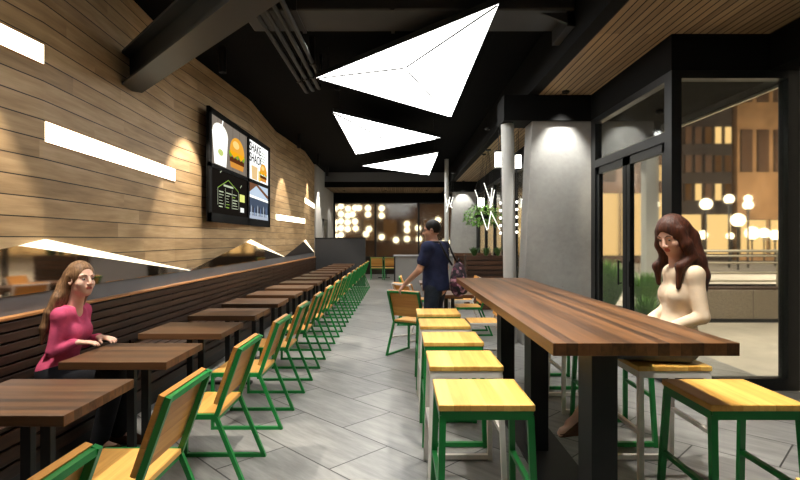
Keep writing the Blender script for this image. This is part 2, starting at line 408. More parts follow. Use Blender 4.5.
# ---- wall mirrors with a light strip along the far slope
def mirror(ya, yp, yb, label):
    t = thing('wall_mirror', label, 'mirror', (-2.757, yp, 1.102), 0, 'triangular mirrors above the bench ledge')
    zt = .40
    MB().prism([(0, ya-yp, 0), (0, yb-yp, 0), (0, 0, zt)], (-.012, 0, 0)).build('mirror_glass', 'mirror', t)
    # lit edge: a tapering lip along the far slope
    L = yb-yp; w = MB()
    w.prism([(.004, 0, zt+.004), (.004, L, .0), (.004, L*.98, -.0), (.004, -.26, zt-.05+.004), (.004, -.30, zt-.045)], (-.02, 0, 0))
    w.build('light_strip', 'cove', t)
mirror(1.25, 4.0, 6.75, 'triangular wall mirror above the ledge behind the woman in pink')
mirror(6.75, 9.5, 12.25, 'triangular wall mirror above the ledge below the menu board')
mirror(12.25, 15.0, 16.5, 'triangular wall mirror above the ledge nearest the charcoal partition')
# ---- recessed strip lights on the boards
def strip(ya, yb, z0, z1, label):
    A = Vector((xw(ya), ya, 0)); B = Vector((xw(yb), yb, 0)); d = (B-A).normalized(); nrm = Vector((d.y, -d.x, 0))
    a = A+nrm*.004; b2 = B+nrm*.004
    t = thing('wall_light', label, 'wall light', (a.x, a.y, z0), 0, 'strip lights set into the timber wall')
    q = (b2-a)
    poly = [(0,0,0), (q.x, q.y, 0), (q.x, q.y, z1-z0), (0, 0, z1-z0)]
    MB().prism(poly, tuple(-nrm*.03)).build('diffuser', 'strip', t)
    e = MB()
    for (p, r) in (((0,0,-.004), (q.x,q.y,-.004)), ((0,0,z1-z0+.004), (q.x,q.y,z1-z0+.004))): e.bar(p, r, .01, .008)
    e.build('trim_edge', 'trim_wood', t)
strip(1.30, 4.0, 2.87, 3.02, 'bright strip light high on the timber wall at the upper left edge')
strip(4.02, 6.75, 2.27, 2.43, 'long bright strip light on the timber wall above the woman in pink')
strip(12.25, 15.0, 1.98, 2.12, 'small strip light on the timber wall just right of the menu board')
strip(15.0, 17.7, 2.58, 2.74, 'farthest strip light on the timber wall beside the white end wall')
# ---------------------------------------------------------------- ceiling fittings
def tri_light(V3, inner, label):
    cx = sum(v[0] for v in V3)/3; cy = sum(v[1] for v in V3)/3
    zb = 3.70
    t = thing('ceiling_light', label, 'ceiling light', (cx, cy, zb), 0, 'triangular light panels under the black ceiling')
    P = [Vector((v[0]-cx, v[1]-cy, 0)) for v in V3]; I = Vector((inner[0]-cx, inner[1]-cy, -.10))
    top = [p+Vector((0,0,.07)) for p in P]
    C = Vector((0,0,0))
    for i in range(3):
        a, b = P[i], P[(i+1)%3]
        g = ((a+b+I)/3)
        q = [p+(g-p).normalized()*.004 for p in (a, b, I)]
        m = MB(); m.add(q+[x+Vector((0,0,.03)) for x in q], [(0,1,2), (5,4,3), (0,3,4,1), (1,4,5,2), (2,5,3,0)])
        m.build('light_panel', 'light', t)
    f = MB()
    f.add([tuple(p) for p in P]+[tuple(p) for p in top], [(0,1,4,3), (1,2,5,4), (2,0,3,5), (3,4,5)])
    # dark seams behind the panel joints
    f.add([tuple(P[i]+Vector((0,0,.012))) for i in range(3)]+[tuple(I+Vector((0,0,.012)))], [(0,1,3), (1,2,3), (2,0,3)])
    f.build('frame', 'black', t, fix=False)
    for p in P:
        MB().tube([tuple(I+(p-I)*.02+Vector((0,0,-.006))), tuple(I+(p-I)*.985+Vector((0,0,-.006)))], .0105 if V3[0][1] == 6.97 else .014, 6).build('seam', 'black', t)
    h = MB()
    for p in P:
        q = p*.88; h.tube([(q.x, q.y, .07), (q.x, q.y, CZ-zb)], .006, 6)
    h.build('hanger', 'black', t)
tri_light([(-1.14, 6.97), (.92, 4.78), (.91, 9.18)], (.06, 6.25), 'largest and nearest triangular light panel over the aisle')
tri_light([(-1.15, 8.82), (.88, 11.06), (-1.13, 13.2)], (-.35, 10.6), 'middle triangular light panel over the aisle')
tri_light([(-1.13, 15.25), (.96, 12.9), (.98, 17.4)], (.2, 14.9), 'farthest and smallest-looking triangular light panel over the aisle')
tri_light([(-1.15, .4), (.88, 2.6), (-1.13, 4.0)], (-.35, 2.3), 'unseen triangular light panel overhead, nearest the viewpoint')  # unseen panel, repeats the aisle pattern to light the camera end

# diagonal I-beam
A = Vector((-2.90, 5.50, 0)); d = Vector((1, -1.07, 0)).normalized(); r = Vector((-d.y, d.x, 0)); L = 5.2; B = A+d*L
t = thing('steel_beam', 'dark steel I-beam crossing diagonally out from the timber wall', 'beam', (A.x, A.y, 3.10))
b = MB(); q = d*L; hw = .125
b.prism([tuple(-r*hw), tuple(r*hw), tuple(r*hw+Vector((0,0,.025))), tuple(-r*hw+Vector((0,0,.025)))], tuple(q)); b.build('bottom_flange', 'steel', t)
b = MB(); b.prism([tuple(-r*.012+Vector((0,0,.025))), tuple(r*.012+Vector((0,0,.025))), tuple(r*.012+Vector((0,0,.325))), tuple(-r*.012+Vector((0,0,.325)))], tuple(q)); b.build('web', 'steel', t)
b = MB(); b.prism([tuple(-r*hw+Vector((0,0,.325))), tuple(r*hw+Vector((0,0,.325))), tuple(r*hw+Vector((0,0,.35))), tuple(-r*hw+Vector((0,0,.35)))], tuple(q)); b.build('top_flange', 'steel', t)
# duct
t = thing('air_duct', 'rectangular dark air duct crossing the ceiling above the nearest light panel', 'duct', (.1, 5.54, 3.86))
MB().box((-1.75, -.28, 0), (1.70, .28, .25), .02).build('duct_body', 'duct', t)
for x in (-1.2, -.2, .8): MB().box((x, -.295, -.012), (x+.04, .295, .255)).build('joint_band', 'duct', t)
b = MB(); b.prism([(1.35, -.26, -.02), (1.705, -.26, -.02), (1.705, -.26, -.16)], (0, .04, 0)); b.box((1.62, -.26, -.16), (1.70, .27, .25)); b.build('bracket', 'duct', t)
# conduits
for i, x in enumerate((-1.45, -1.34, -1.23, -1.13)):
    ye = (8.05, 7.95, 7.85, 7.3)[i]
    t = thing('ceiling_conduit', ['outermost of the four parallel conduits by the left of the ceiling', 'second of the four parallel ceiling conduits counted from the timber wall', 'third of the four parallel ceiling conduits counted from the timber wall', 'innermost of the four parallel conduits, nearest the large light panel'][i], 'conduit', (x, ye, 3.79), 0, 'parallel conduits under the ceiling')
    MB().tube([(0, -6.5, 0), (0, -.12, 0), (0, -.04, .02), (0, 0, .07), (0, 0, .14), (0, 0, .33)], .026, 10).build('pipe', 'duct', t, smooth=True)
    for yy in (-5.2, -3.2, -.7): MB().box((-.032, yy, -.032), (.032, yy+.03, .33)).build('clamp', 'black', t)
# downlights (fixtures with lamps)
def downlight(x, y, z, label, power, angle=1.5, blend=.6, color=(1, .92, .82), rad=.04, lamp=True, group='recessed ceiling downlights', tilt=None, h=.10):
    t = thing('downlight', label, 'downlight', (x, y, z), 0, group)
    MB().lathe([(.045, 0), (.05, 0), (.05, -h), (.04, -h), (.036, -h+.02), (.045, -h+.021)], n=16).build('housing', 'black', t)
    MB().lathe([(.034, -h+.026), (.034, -h+.03)], n=14).build('lens', 'lamp', t)
    if lamp:
        ld = bpy.data.lights.new('downlight_lamp', 'SPOT'); ld.energy = power; ld.spot_size = angle; ld.spot_blend = blend
        ld.color = color; ld.shadow_soft_size = rad
        lo = bpy.data.objects.new('downlight_lamp', ld); COL.objects.link(lo); lo.location = (x, y, z-h-.015)
        if tilt: lo.rotation_euler = tilt
    return t
# wall washers along the boards
for i, (x, y, z, pw) in enumerate(((-2.42, 2.9, 4.12, 560), (-2.42, 7.0, 4.12, 460), (-2.5, 12.7, 4.12, 300), (-2.5, 15.6, 4.12, 280), (-2.6, 18.3, 4.12, 330), (-2.6, 20.6, 4.12, 330))):
    downlight(x, y, z, ['wall-washing downlight by the timber wall, before the steel beam', 'wall-washing downlight by the timber wall, left of the menu board', 'wall-washing downlight by the timber wall, right of the menu board', 'wall-washing downlight over the last fold of the timber wall', 'wall-washing downlight over the start of the white end wall', 'wall-washing downlight over the far white end wall'][i], pw, 1.12, .3, (1, .9, .76), .02, group='wall-washing downlights by the timber wall', h=.34)
# over the communal table, stools and aisle
for i, (x, y, z, pw) in enumerate(((1.32, 2.1, 4.12, 440), (1.36, 4.4, 4.12, 300), (.88, 3.1, 4.12, 360), (.84, 6.1, 4.12, 280))):
    downlight(x, y, z, ['ceiling downlight over the nearest right-hand stool', 'ceiling downlight over the right edge of the communal table', 'ceiling downlight over the left row of stools', 'ceiling downlight over the far end of the left stool row'][i], pw, 1.5, .7, (1, .93, .82), .05, group='black ceiling downlights over the tall table')
for i, x in enumerate((-2.3, -.6, 1.1)):
    downlight(x, 21.2, 3.56, ['left', 'middle', 'right'][i]+' downlight in the far timber soffit', 60, 1.6, .6, h=.02, group='downlights in the far timber soffit')
downlight(2.28, 7.06, 3.55, 'downlight in front of the broad concrete pier', 230, 1.35, .7, (1, .97, .9), .03, h=.03, group='downlights washing the concrete piers')
downlight(2.2, 17.8, 3.55, 'downlight in front of the distant concrete pier', 150, 1.3, .4, (1, .97, .9), .03, h=.03, group='downlights washing the concrete piers')
downlight(1.6, 9.4, 3.60-.05, 'added downlight above the slatted planter area behind the slim column', 120, 1.7, .6, h=.03, group='recessed ceiling downlights')  # added lamp, lightens the planters and what the mirrors show
downlight(.3, 8.6, 4.12, 'ceiling downlight above the low tables beyond the standing man', 260, 1.6, .6, group='recessed ceiling downlights')
downlight(-.3, 18.6, 4.12, 'ceiling downlight above the far pair of chairs', 160, 1.6, .6, group='recessed ceiling downlights')
for k, (y, pw) in enumerate(((2.6, 200), (6.15, 180), (8.6, 160), (11.6, 160), (14.6, 150))):
    downlight(-1.05, y, 4.12, ORD[k]+' downlight from the front above the row of green chairs', pw, 1.3, .6, (1, .94, .86), .05, group='ceiling downlights above the green chair row')
# ---------------------------------------------------------------- furniture
T = .024
def make_chair(frame):
    t = thing('dining_chair', 'x', 'chair')
    W = .225
    MB().box((-.385, -W+.012, .425), (.01, W-.012, .452), .004).build('seat', 'oak', t)
    sf = MB()
    for s in (-1, 1): sf.bar((-.385, s*W, .432), (.0, s*W, .432), T, T*1.3)
    sf.bar((-.372, -W, .41), (-.372, W, .41), T); sf.bar((-.012, -W, .41), (-.012, W, .41), T)
    sf.build('seat_frame', frame, t)
    for s in (-1, 1):
        MB().bar((-.373, s*W, .43), (-.373, s*W, .0), T).build('leg', frame, t)
        MB().bar((-.005, s*W, .43), (.172, s*W, .0), T).build('leg', frame, t)
        MB().bar((-.373, s*W, .013), (.172, s*W, .013), T).build('floor_runner', frame, t)
        MB().bar((.0, s*W, .435), (.145, s*W, .842), T, T*1.15, up=(1,0,0)).build('back_post', frame, t)
    MB().bar((.139, -W, .829), (.139, W, .829), T).build('top_rail', frame, t)
    # board against the inner side of the posts
    bd = MB(); n = Vector((-.407, 0, .145)).normalized(); 
    p0 = Vector((.018, 0, .50)); p1 = Vector((.139, 0, .842)); th = n*.024; of = n*.013
    poly = [p0+of+Vector((0,-W-.008,0)), p0+of+Vector((0,W+.008,0)), p1+of+Vector((0,W+.008,0)), p1+of+Vector((0,-W-.008,0))]
    bd.prism(poly, th); bd.build('back_board', 'oak_back', t)
    return t
def make_table():
    t = thing('dining_table', 'x', 'table')
    MB().box((-.33, -.29, .702), (.335, .29, .75), .003).build('tabletop', 'walnut_x', t)
    for x in (-.028, .068): MB().box((x-.025, -.02, .02), (x+.025, .02, .68), .003).build('pedestal_post', 'black', t)
    MB().box((-.2, -.16, .68), (.2, .16, .70)).build('top_plate', 'black', t)
    MB().bar((-.24, 0, .013), (.22, 0, .013), .07, .026).build('base_foot', 'black', t)
    MB().bar((0, -.2, .0125), (0, .2, .0125), .07, .025).build('base_foot', 'black', t)
    return t
def make_stool(frame):
    t = thing('bar_stool', 'x', 'stool'); h = .22; f = .03
    MB().box((-h, -h, .722), (h, h, .752), .005).build('seat', 'oak_stool', t)
    a = MB()
    for s in (-1, 1):
        a.bar((-h+.012, s*(h-.02), .702), (h-.012, s*(h-.02), .702), f, .04); a.bar((s*(h-.02), -h+.012, .702), (s*(h-.02), h-.012, .702), f, .04)
    a.build('seat_frame', frame, t)
    for sx in (-1, 1):
        for sy in (-1, 1):
            MB().bar((sx*(h-.02), sy*(h-.02), .70), (sx*(h+.0), sy*(h+.03), .0), f).build('leg', frame, t)
    for sy in (-1, 1):
        MB().bar((-h, sy*(h+.028), .022), (h, sy*(h+.028), .022), f, .03).build('floor_runner', frame, t)
    for sx in (-1, 1):
        MB().bar((sx*(h-.01), -h-.002, .36), (sx*(h-.01), h+.002, .36), f*.8).build('side_stretcher', frame, t)
    return t
chair_g = make_chair('green'); chair_w = make_chair('white'); table_p = make_table(); stool_g = make_stool('green'); stool_w = make_stool('white')
used = set()
def get(proto):
    if proto.name not in used: used.add(proto.name); return proto
    return dup(proto)
# left row: 16 chairs, 15 tables
for k in range(16):
    y = 1.41+.96*k
    lab = 'green-framed chair cut by the bottom left edge, closest to the viewpoint' if k == 0 else ('last green-framed chair of the left row, beside the charcoal partition' if k == 15 else ORD[k]+' green-framed wooden chair from the front in the long left row')
    place(get(chair_g), (-1.11, y, 0), 0, lab, 'green-framed chairs along the left tables')
for k in range(15):
    y = 2.48+.96*k
    lab = 'walnut two-seat table nearest the viewpoint at the bottom left' if k == 0 else ('walnut table where the woman in pink is sitting' if k == 1 else ('last walnut table of the left row, by the charcoal partition' if k == 14 else ORD[k]+' walnut table from the front in the left row by the bench'))
    place(get(table_p), (-1.77, y, 0), 0, lab, 'walnut tables along the bench')
# bench
bt = thing('banquette_bench', 'long dark slatted wooden bench along the left timber wall', 'bench', (-2.5, 7.5, 0))
y0, y1 = -8.5, 9.0
for i in range(6):
    z = .50+i*.074
    MB().box((-.235+ -.0, y0, z), (-.20, y1, z+.058), .004).build('back_slat', 'bench', bt)
MB().box((-.27, y0, .44), (-.25, y1, .945)).build('back_panel', 'black', bt)
for k in range(18): yy = y0+.3+k*.985; MB().box((-.25, yy, .44), (-.234, yy+.06, .94)).build('back_batten', 'bench', bt)
MB().box((-.272, y0, .945), (-.195, y1, .965), .003).build('top_cap', 'trim_wood', bt)
for i in range(5):
    x = -.19+i*.098
    MB().box((x, y0, .425), (x+.085, y1, .45), .004).build('seat_slat', 'bench', bt)
for i in range(3):
    z = .14+i*.095
    MB().box((.265, y0, z), (.29, y1, z+.078), .004).build('front_slat', 'bench', bt)
MB().box((-.24, y0, .0), (.24, y1, .42)).build('bench_base', 'black', bt)

# communal table
t = thing('communal_table', 'tall long walnut communal table on black slab legs between the stool rows', 'table', (1.077, 4.17, 0))
MB().box((-.408, -1.93, .993), (.408, 1.93, 1.05), .003).build('tabletop', 'walnut_y', t)
for y in (-1.61, -.46, .61):
    l = MB().box((-.155, y-.095, .012), (-.03, y+.095, .97), .003).build('leg', 'black', t)
MB().box((-.155, -1.8, .97), (.2, 1.8, .993)).build('under_rail', 'black', t)
MB().box((-.22, -1.8, 0), (.10, .85, .012)).build('base_plate', 'black', t)
# stools
rowL = ['nearest stool of the left side of the tall table, green frame', 'second stool from the front left of the tall table, white frame', 'third stool from the front left of the tall table, green frame', 'fourth stool from the front left of the tall table, white frame', 'farthest stool on the left of the tall table, green frame, beside the standing man']
rowR = ['large green-framed stool in the right foreground, front of the tall table\'s right side', 'white-framed stool under the woman in the cream sweater', 'green-framed stool just behind the seated woman in cream', 'white-framed stool fourth from the front right of the tall table', 'green-framed stool at the far right end of the tall table']
for k in range(5):
    y = 2.545+.71*k
    place(get(stool_w if k % 2 else stool_g), (.395, y, 0), 0, rowL[k], 'wooden-topped stools around the tall table')
    place(get(stool_w if k % 2 else stool_g), (1.63, y, 0), 0, rowR[k], 'wooden-topped stools around the tall table')
place(get(stool_g), (1.465, 1.40, 0), 0, 'stool whose wooden corner just shows at the bottom right edge', 'wooden-topped stools around the tall table')
# low tables and chairs beyond the tall table
for k in range(3):
    y = 7.30+.98*k
    place(get(table_p), (.68, y, 0), 0, ['walnut low table right behind the standing man', 'second walnut low table beyond the standing man', 'farthest walnut low table beyond the standing man, before the grey counter'][k], 'walnut low tables beyond the standing man')
    if k == 0: place(get(chair_g), (.11, 6.67, 0), PI+1.0, 'green-framed chair turned away, under the hand of the standing man', 'chairs beyond the tall table')
    else: place(get(chair_w if k == 1 else chair_g), (.13, y-(.5 if k == 1 else .05), 0), PI+(.6 if k == 1 else 0), [None, 'white-framed chair behind the chair the man touches', 'green-framed chair farthest left of the low tables beyond the man'][k], 'chairs beyond the tall table')
    place(get(chair_g if k == 1 else chair_w), (1.27, y-.04-(.54 if k == 0 else 0), 0), 0, ['white-framed chair just past the far end of the tall table', 'green-framed chair second past the far end of the tall table', 'white-framed chair third past the far end of the tall table'][k], 'chairs beyond the tall table')
# far group by the window
place(get(table_p), (-.62, 20.25, 0), 0, 'distant table before the far window, past the charcoal partition', 'far window tables')
place(get(chair_g), (-.88, 19.45, 0), -PI/2, 'left one of the two distant chairs before the far window', 'two distant chairs')
place(get(chair_g), (-.36, 19.45, 0), -PI/2, 'right one of the two distant chairs before the far window', 'two distant chairs')

# ---- menu board of four screens
X0 = -2.745; ya, yb, z0, z1 = 7.39, 10.85, 1.77, 3.44
mb = thing('menu_board', 'black-framed board of four lit menu screens on the timber wall', 'menu board', (X0, ya, z0))
Wd, Hd = yb-ya, z1-z0
fr = MB(); q = .10
fr.box((-.045, 0, 0), (-.025, Wd, Hd)); fr.box((-.16, .8, .3), (-.045, 2.6, 1.3)); 
fr.box((-.03, 0, 0), (0, q, Hd)); fr.box((-.03, Wd-q, 0), (0, Wd, Hd)); fr.box((-.03, 0, 0), (0, Wd, .13)); fr.box((-.03, 0, Hd-.08), (0, Wd, Hd))
cy_, cz_ = 1.93, .83
fr.box((-.03, cy_-.05, 0), (0, cy_+.05, Hd)); fr.box((-.03, 0, cz_-.03), (0, Wd, cz_+.03))
fr.build('frame', 'fascia', mb)
def em(name, c, s=1.0): 
    k = 'scr_'+name
    if k not in M: M[k] = emit(k, c, s)
    return M[k]
SX = -.024
def screen(y0, z0_, y1, z1_, mat): return MB().box((SX-.004, y0, z0_), (SX, y1, z1_)).build('screen', mat, mb)
def flat(name, pts, mat, par, lay): # filled outline on a screen (y,z)
    x = SX+.0012*lay
    return MB().prism([(x, p[0], p[1]) for p in pts], (.0006, 0, 0)).build(name, mat, par)
def ell(cy, cz, ry, rz, a0=0, a1=2*PI, n=20): return [(cy+ry*math.cos(a0+(a1-a0)*k/n), cz+rz*math.sin(a0+(a1-a0)*k/n)) for k in range(n+(0 if abs(a1-a0-2*PI) < .01 else 1))]
L0, L1, R0, R1 = q, cy_-.05, cy_+.05, Wd-q; B0, B1, T0, T1 = .13, cz_-.03, cz_+.03, Hd-.08
# top left: shake and burger on pale board
s = screen(L0, T0, L1, T1, em('wood', (150, 138, 124), .75)); s['label'] = 'screen with a shake and a burger'
for i in range(5):
    yy = L0+.35*i; flat('plank_line', [(yy+.30, T0), (yy+.315, T0), (yy+.315, T1), (yy+.30, T1)], em('line', (112, 100, 88), .7), s, 1)
flat('shake_cup', [(L0+.16, T0+.02), (L0+.68, T0+.02), (L0+.76, T0+.50), (L0+.06, T0+.50)], em('cup', (255, 255, 250), 1.3), s, 2)
flat('shake_cream', ell(L0+.41, T0+.50, .34, .16, 0, PI), em('cream', (255, 252, 240), 1.25), s, 3)
flat('straw', [(L0+.44, T0+.62), (L0+.49, T0+.62), (L0+.55, T0+.74), (L0+.50, T0+.74)], em('cup', (255, 255, 250)), s, 4)
flat('cup_print', ell(L0+.42, T0+.22, .12, .05), em('cupg', (206, 220, 130), 1.0), s, 4)
def burger(par, cy, cz, k):
    flat('lower_bun', [(cy-.36*k, cz-.19*k), (cy+.36*k, cz-.19*k), (cy+.40*k, cz-.08*k), (cy-.40*k, cz-.08*k)], em('bun2', (222, 150, 62), 1.0), par, 3)
    flat('patty', [(cy-.42*k, cz-.09*k), (cy+.42*k, cz-.09*k), (cy+.42*k, cz+.0*k), (cy-.42*k, cz+.0*k)], em('patty', (98, 52, 24), .9), par, 4)
    zig = [(cy-.46*k+.092*k*i, cz+(-.02 if i % 2 else .045)*k) for i in range(11)]
    flat('lettuce', zig+[(cy+.44*k, cz+.10*k), (cy-.44*k, cz+.10*k)], em('lettuce', (140, 178, 40), 1.0), par, 5)
    flat('cheese', [(cy-.40*k, cz+.07*k), (cy-.2*k, cz+.0*k), (cy+.05*k, cz+.07*k), (cy+.22*k, cz-.01*k), (cy+.40*k, cz+.07*k), (cy+.40*k, cz+.12*k), (cy-.40*k, cz+.12*k)], em('cheese', (255, 178, 30), 1.0), par, 6)
    flat('top_bun', ell(cy, cz+.11*k, .42*k, .27*k, 0, PI), em('bun', (240, 170, 60), 1.05), par, 7)
    flat('bun_shine', ell(cy-.08*k, cz+.24*k, .18*k, .07*k), em('shine', (255, 214, 130), 1.1), par, 8)
burger(s, L0+1.22, T0+.24, .92)
# top right: white poster, words
s = screen(R0, T0, R1, T1, em('white', (255, 255, 252), 1.35)); s['label'] = 'white screen with two black words and a burger'
def words(txt, y, z, size, par, mat, sx=1.0):
    cu = bpy.data.curves.new('lettering', 'FONT'); cu.body = txt; cu.size = size; cu.extrude = .0006; cu.space_line = .86; cu.offset = .004
    o = bpy.data.objects.new('lettering', cu); COL.objects.link(o)
    bpy.context.view_layer.update()
    me = bpy.data.meshes.new_from_object(o.evaluated_get(bpy.context.evaluated_depsgraph_get()))
    COL.objects.unlink(o); bpy.data.objects.remove(o)
    me.materials.clear(); me.materials.append(mat)
    k = bpy.data.objects.new('lettering', me); COL.objects.link(k); k.parent = par
    k.matrix_local = Matrix(((0,0,1,SX+.003), (sx,0,0,y), (0,1,0,z), (0,0,0,1)))
    return k
inkk = em('ink', (18, 18, 18), .4)
words('SHAKE\nSHACK', R0+.06, T0+.535, .23, s, inkk, 1.12)
burger(s, R0+1.0, T0+.16, .62)
flat('shake_cup', [(R0+.22, T0+.02), (R0+.56, T0+.02), (R0+.60, T0+.27), (R0+.18, T0+.27)], em('shk', (232, 196, 140), 1.1), s, 2)
flat('cup_lid', ell(R0+.39, T0+.27, .22, .07, 0, PI), em('cream', (255, 252, 240), 1.2), s, 3)
for i in range(5): flat('fries', [(R0+.64+.03*i, T0+.02), (R0+.665+.03*i, T0+.02), (R0+.665+.035*i, T0+.22+.02*(i % 2)), (R0+.64+.035*i, T0+.22)], em('fry', (255, 204, 60), 1.0), s, 4)
for i in range(5): flat('fine_print', [(R0+.78, T0+.60-.055*i), (R0+1.18, T0+.60-.055*i), (R0+1.18, T0+.615-.055*i), (R0+.78, T0+.615-.055*i)], em('print', (150, 176, 140), .9), s, 2)
# bottom left: dark chalk drawing of a menu
s = screen(L0, B0, L1, B1, em('chalk', (34, 30, 26), .7)); s['label'] = 'dark screen with a chalk-style menu drawing'
ch = em('chalkline', (214, 222, 190), .9); chg = em('chalkgreen', (150, 186, 80), .9)
def line(a, b, w, m): 
    d = Vector((b[0]-a[0], b[1]-a[1])); n = Vector((-d.y, d.x)).normalized()*w/2
    flat('chalk_line', [(a[0]-n.x, a[1]-n.y), (b[0]-n.x, b[1]-n.y), (b[0]+n.x, b[1]+n.y), (a[0]+n.x, a[1]+n.y)], m, s, 2)
oy, oz = L0+.3, B0+.06
line((oy, oz+.34), (oy+.48, oz+.50), .012, chg); line((oy+.48, oz+.50), (oy+1.0, oz+.36), .012, chg); line((oy, oz+.34), (oy, oz+.08), .01, ch); line((oy+1.0, oz+.36), (oy+1.02, oz+.06), .01, ch)
rr = random.Random(4)
for i in range(6):
    for j in range(3):
        a = oy+.05+.32*j; z = oz+.06+.046*i; w_ = rr.uniform(.12, .27)
        line((a, z), (a+w_, z+rr.uniform(-.004, .004)), rr.choice([.010, .016, .007]), rr.choice([ch, ch, chg]))
for a in (.33, .66): line((oy+a, oz+.05), (oy+a+.01, oz+.36), .008, ch)
line((oy+.26, oz+.40), (oy+.72, oz+.40), .03, ch)
line((oy+.1, oz+.58), (oy+.18, oz+.62), .014, ch); line((oy+1.1, oz+.44), (oy+1.17, oz+.49), .014, ch)
flat('yellow_note', [(oy+1.06, oz+.20), (oy+1.34, oz+.20), (oy+1.34, oz+.33), (oy+1.06, oz+.33)], em('note', (228, 232, 130), 1.1), s, 3)
flat('white_note', [(oy+1.10, oz+.02), (oy+1.30, oz+.02), (oy+1.30, oz+.10), (oy+1.10, oz+.10)], em('note2', (244, 246, 240), 1.1), s, 3)
# bottom right: photo of a storefront with people under a slanted roof
s = screen(R0, B0, R1, B1, em('sky', (206, 222, 240), .95)); s['label'] = 'screen with a photo of a busy street front'
flat('roof_shape', [(R0, B1), (R0, B1-.20), (R0+.50, B1-.03), (R1, B1-.23), (R1, B1-.16), (R0+.62, B1)], em('roofb', (136, 92, 66), .8), s, 2)
flat('shop_front', [(R0, B0+.12), (R1, B0+.12), (R1, B0+.38), (R0, B0+.42)], em('shopf', (84, 96, 116), .8), s, 2)
flat('sign_band', [(R0, B0+.40), (R1, B0+.37), (R1, B0+.41), (R0, B0+.445)], em('cup', (255, 255, 250)), s, 3)
for i in range(12):
    a = R0+.04+i*.105
    hh = rr.uniform(.16, .24)
    flat('passer', [(a, B0+.06), (a+.05, B0+.06), (a+.06, B0+hh), (a+.03, B0+hh+.05), (a, B0+hh)], em('pp%d' % (i % 4), [(40, 44, 60), (190, 200, 214), (70, 60, 54), (110, 130, 170)][i % 4], .8), s, 4)
flat('pavement', [(R0, B0), (R1, B0), (R1, B0+.07), (R0, B0+.10)], em('pave', (190, 200, 216), .9), s, 3)
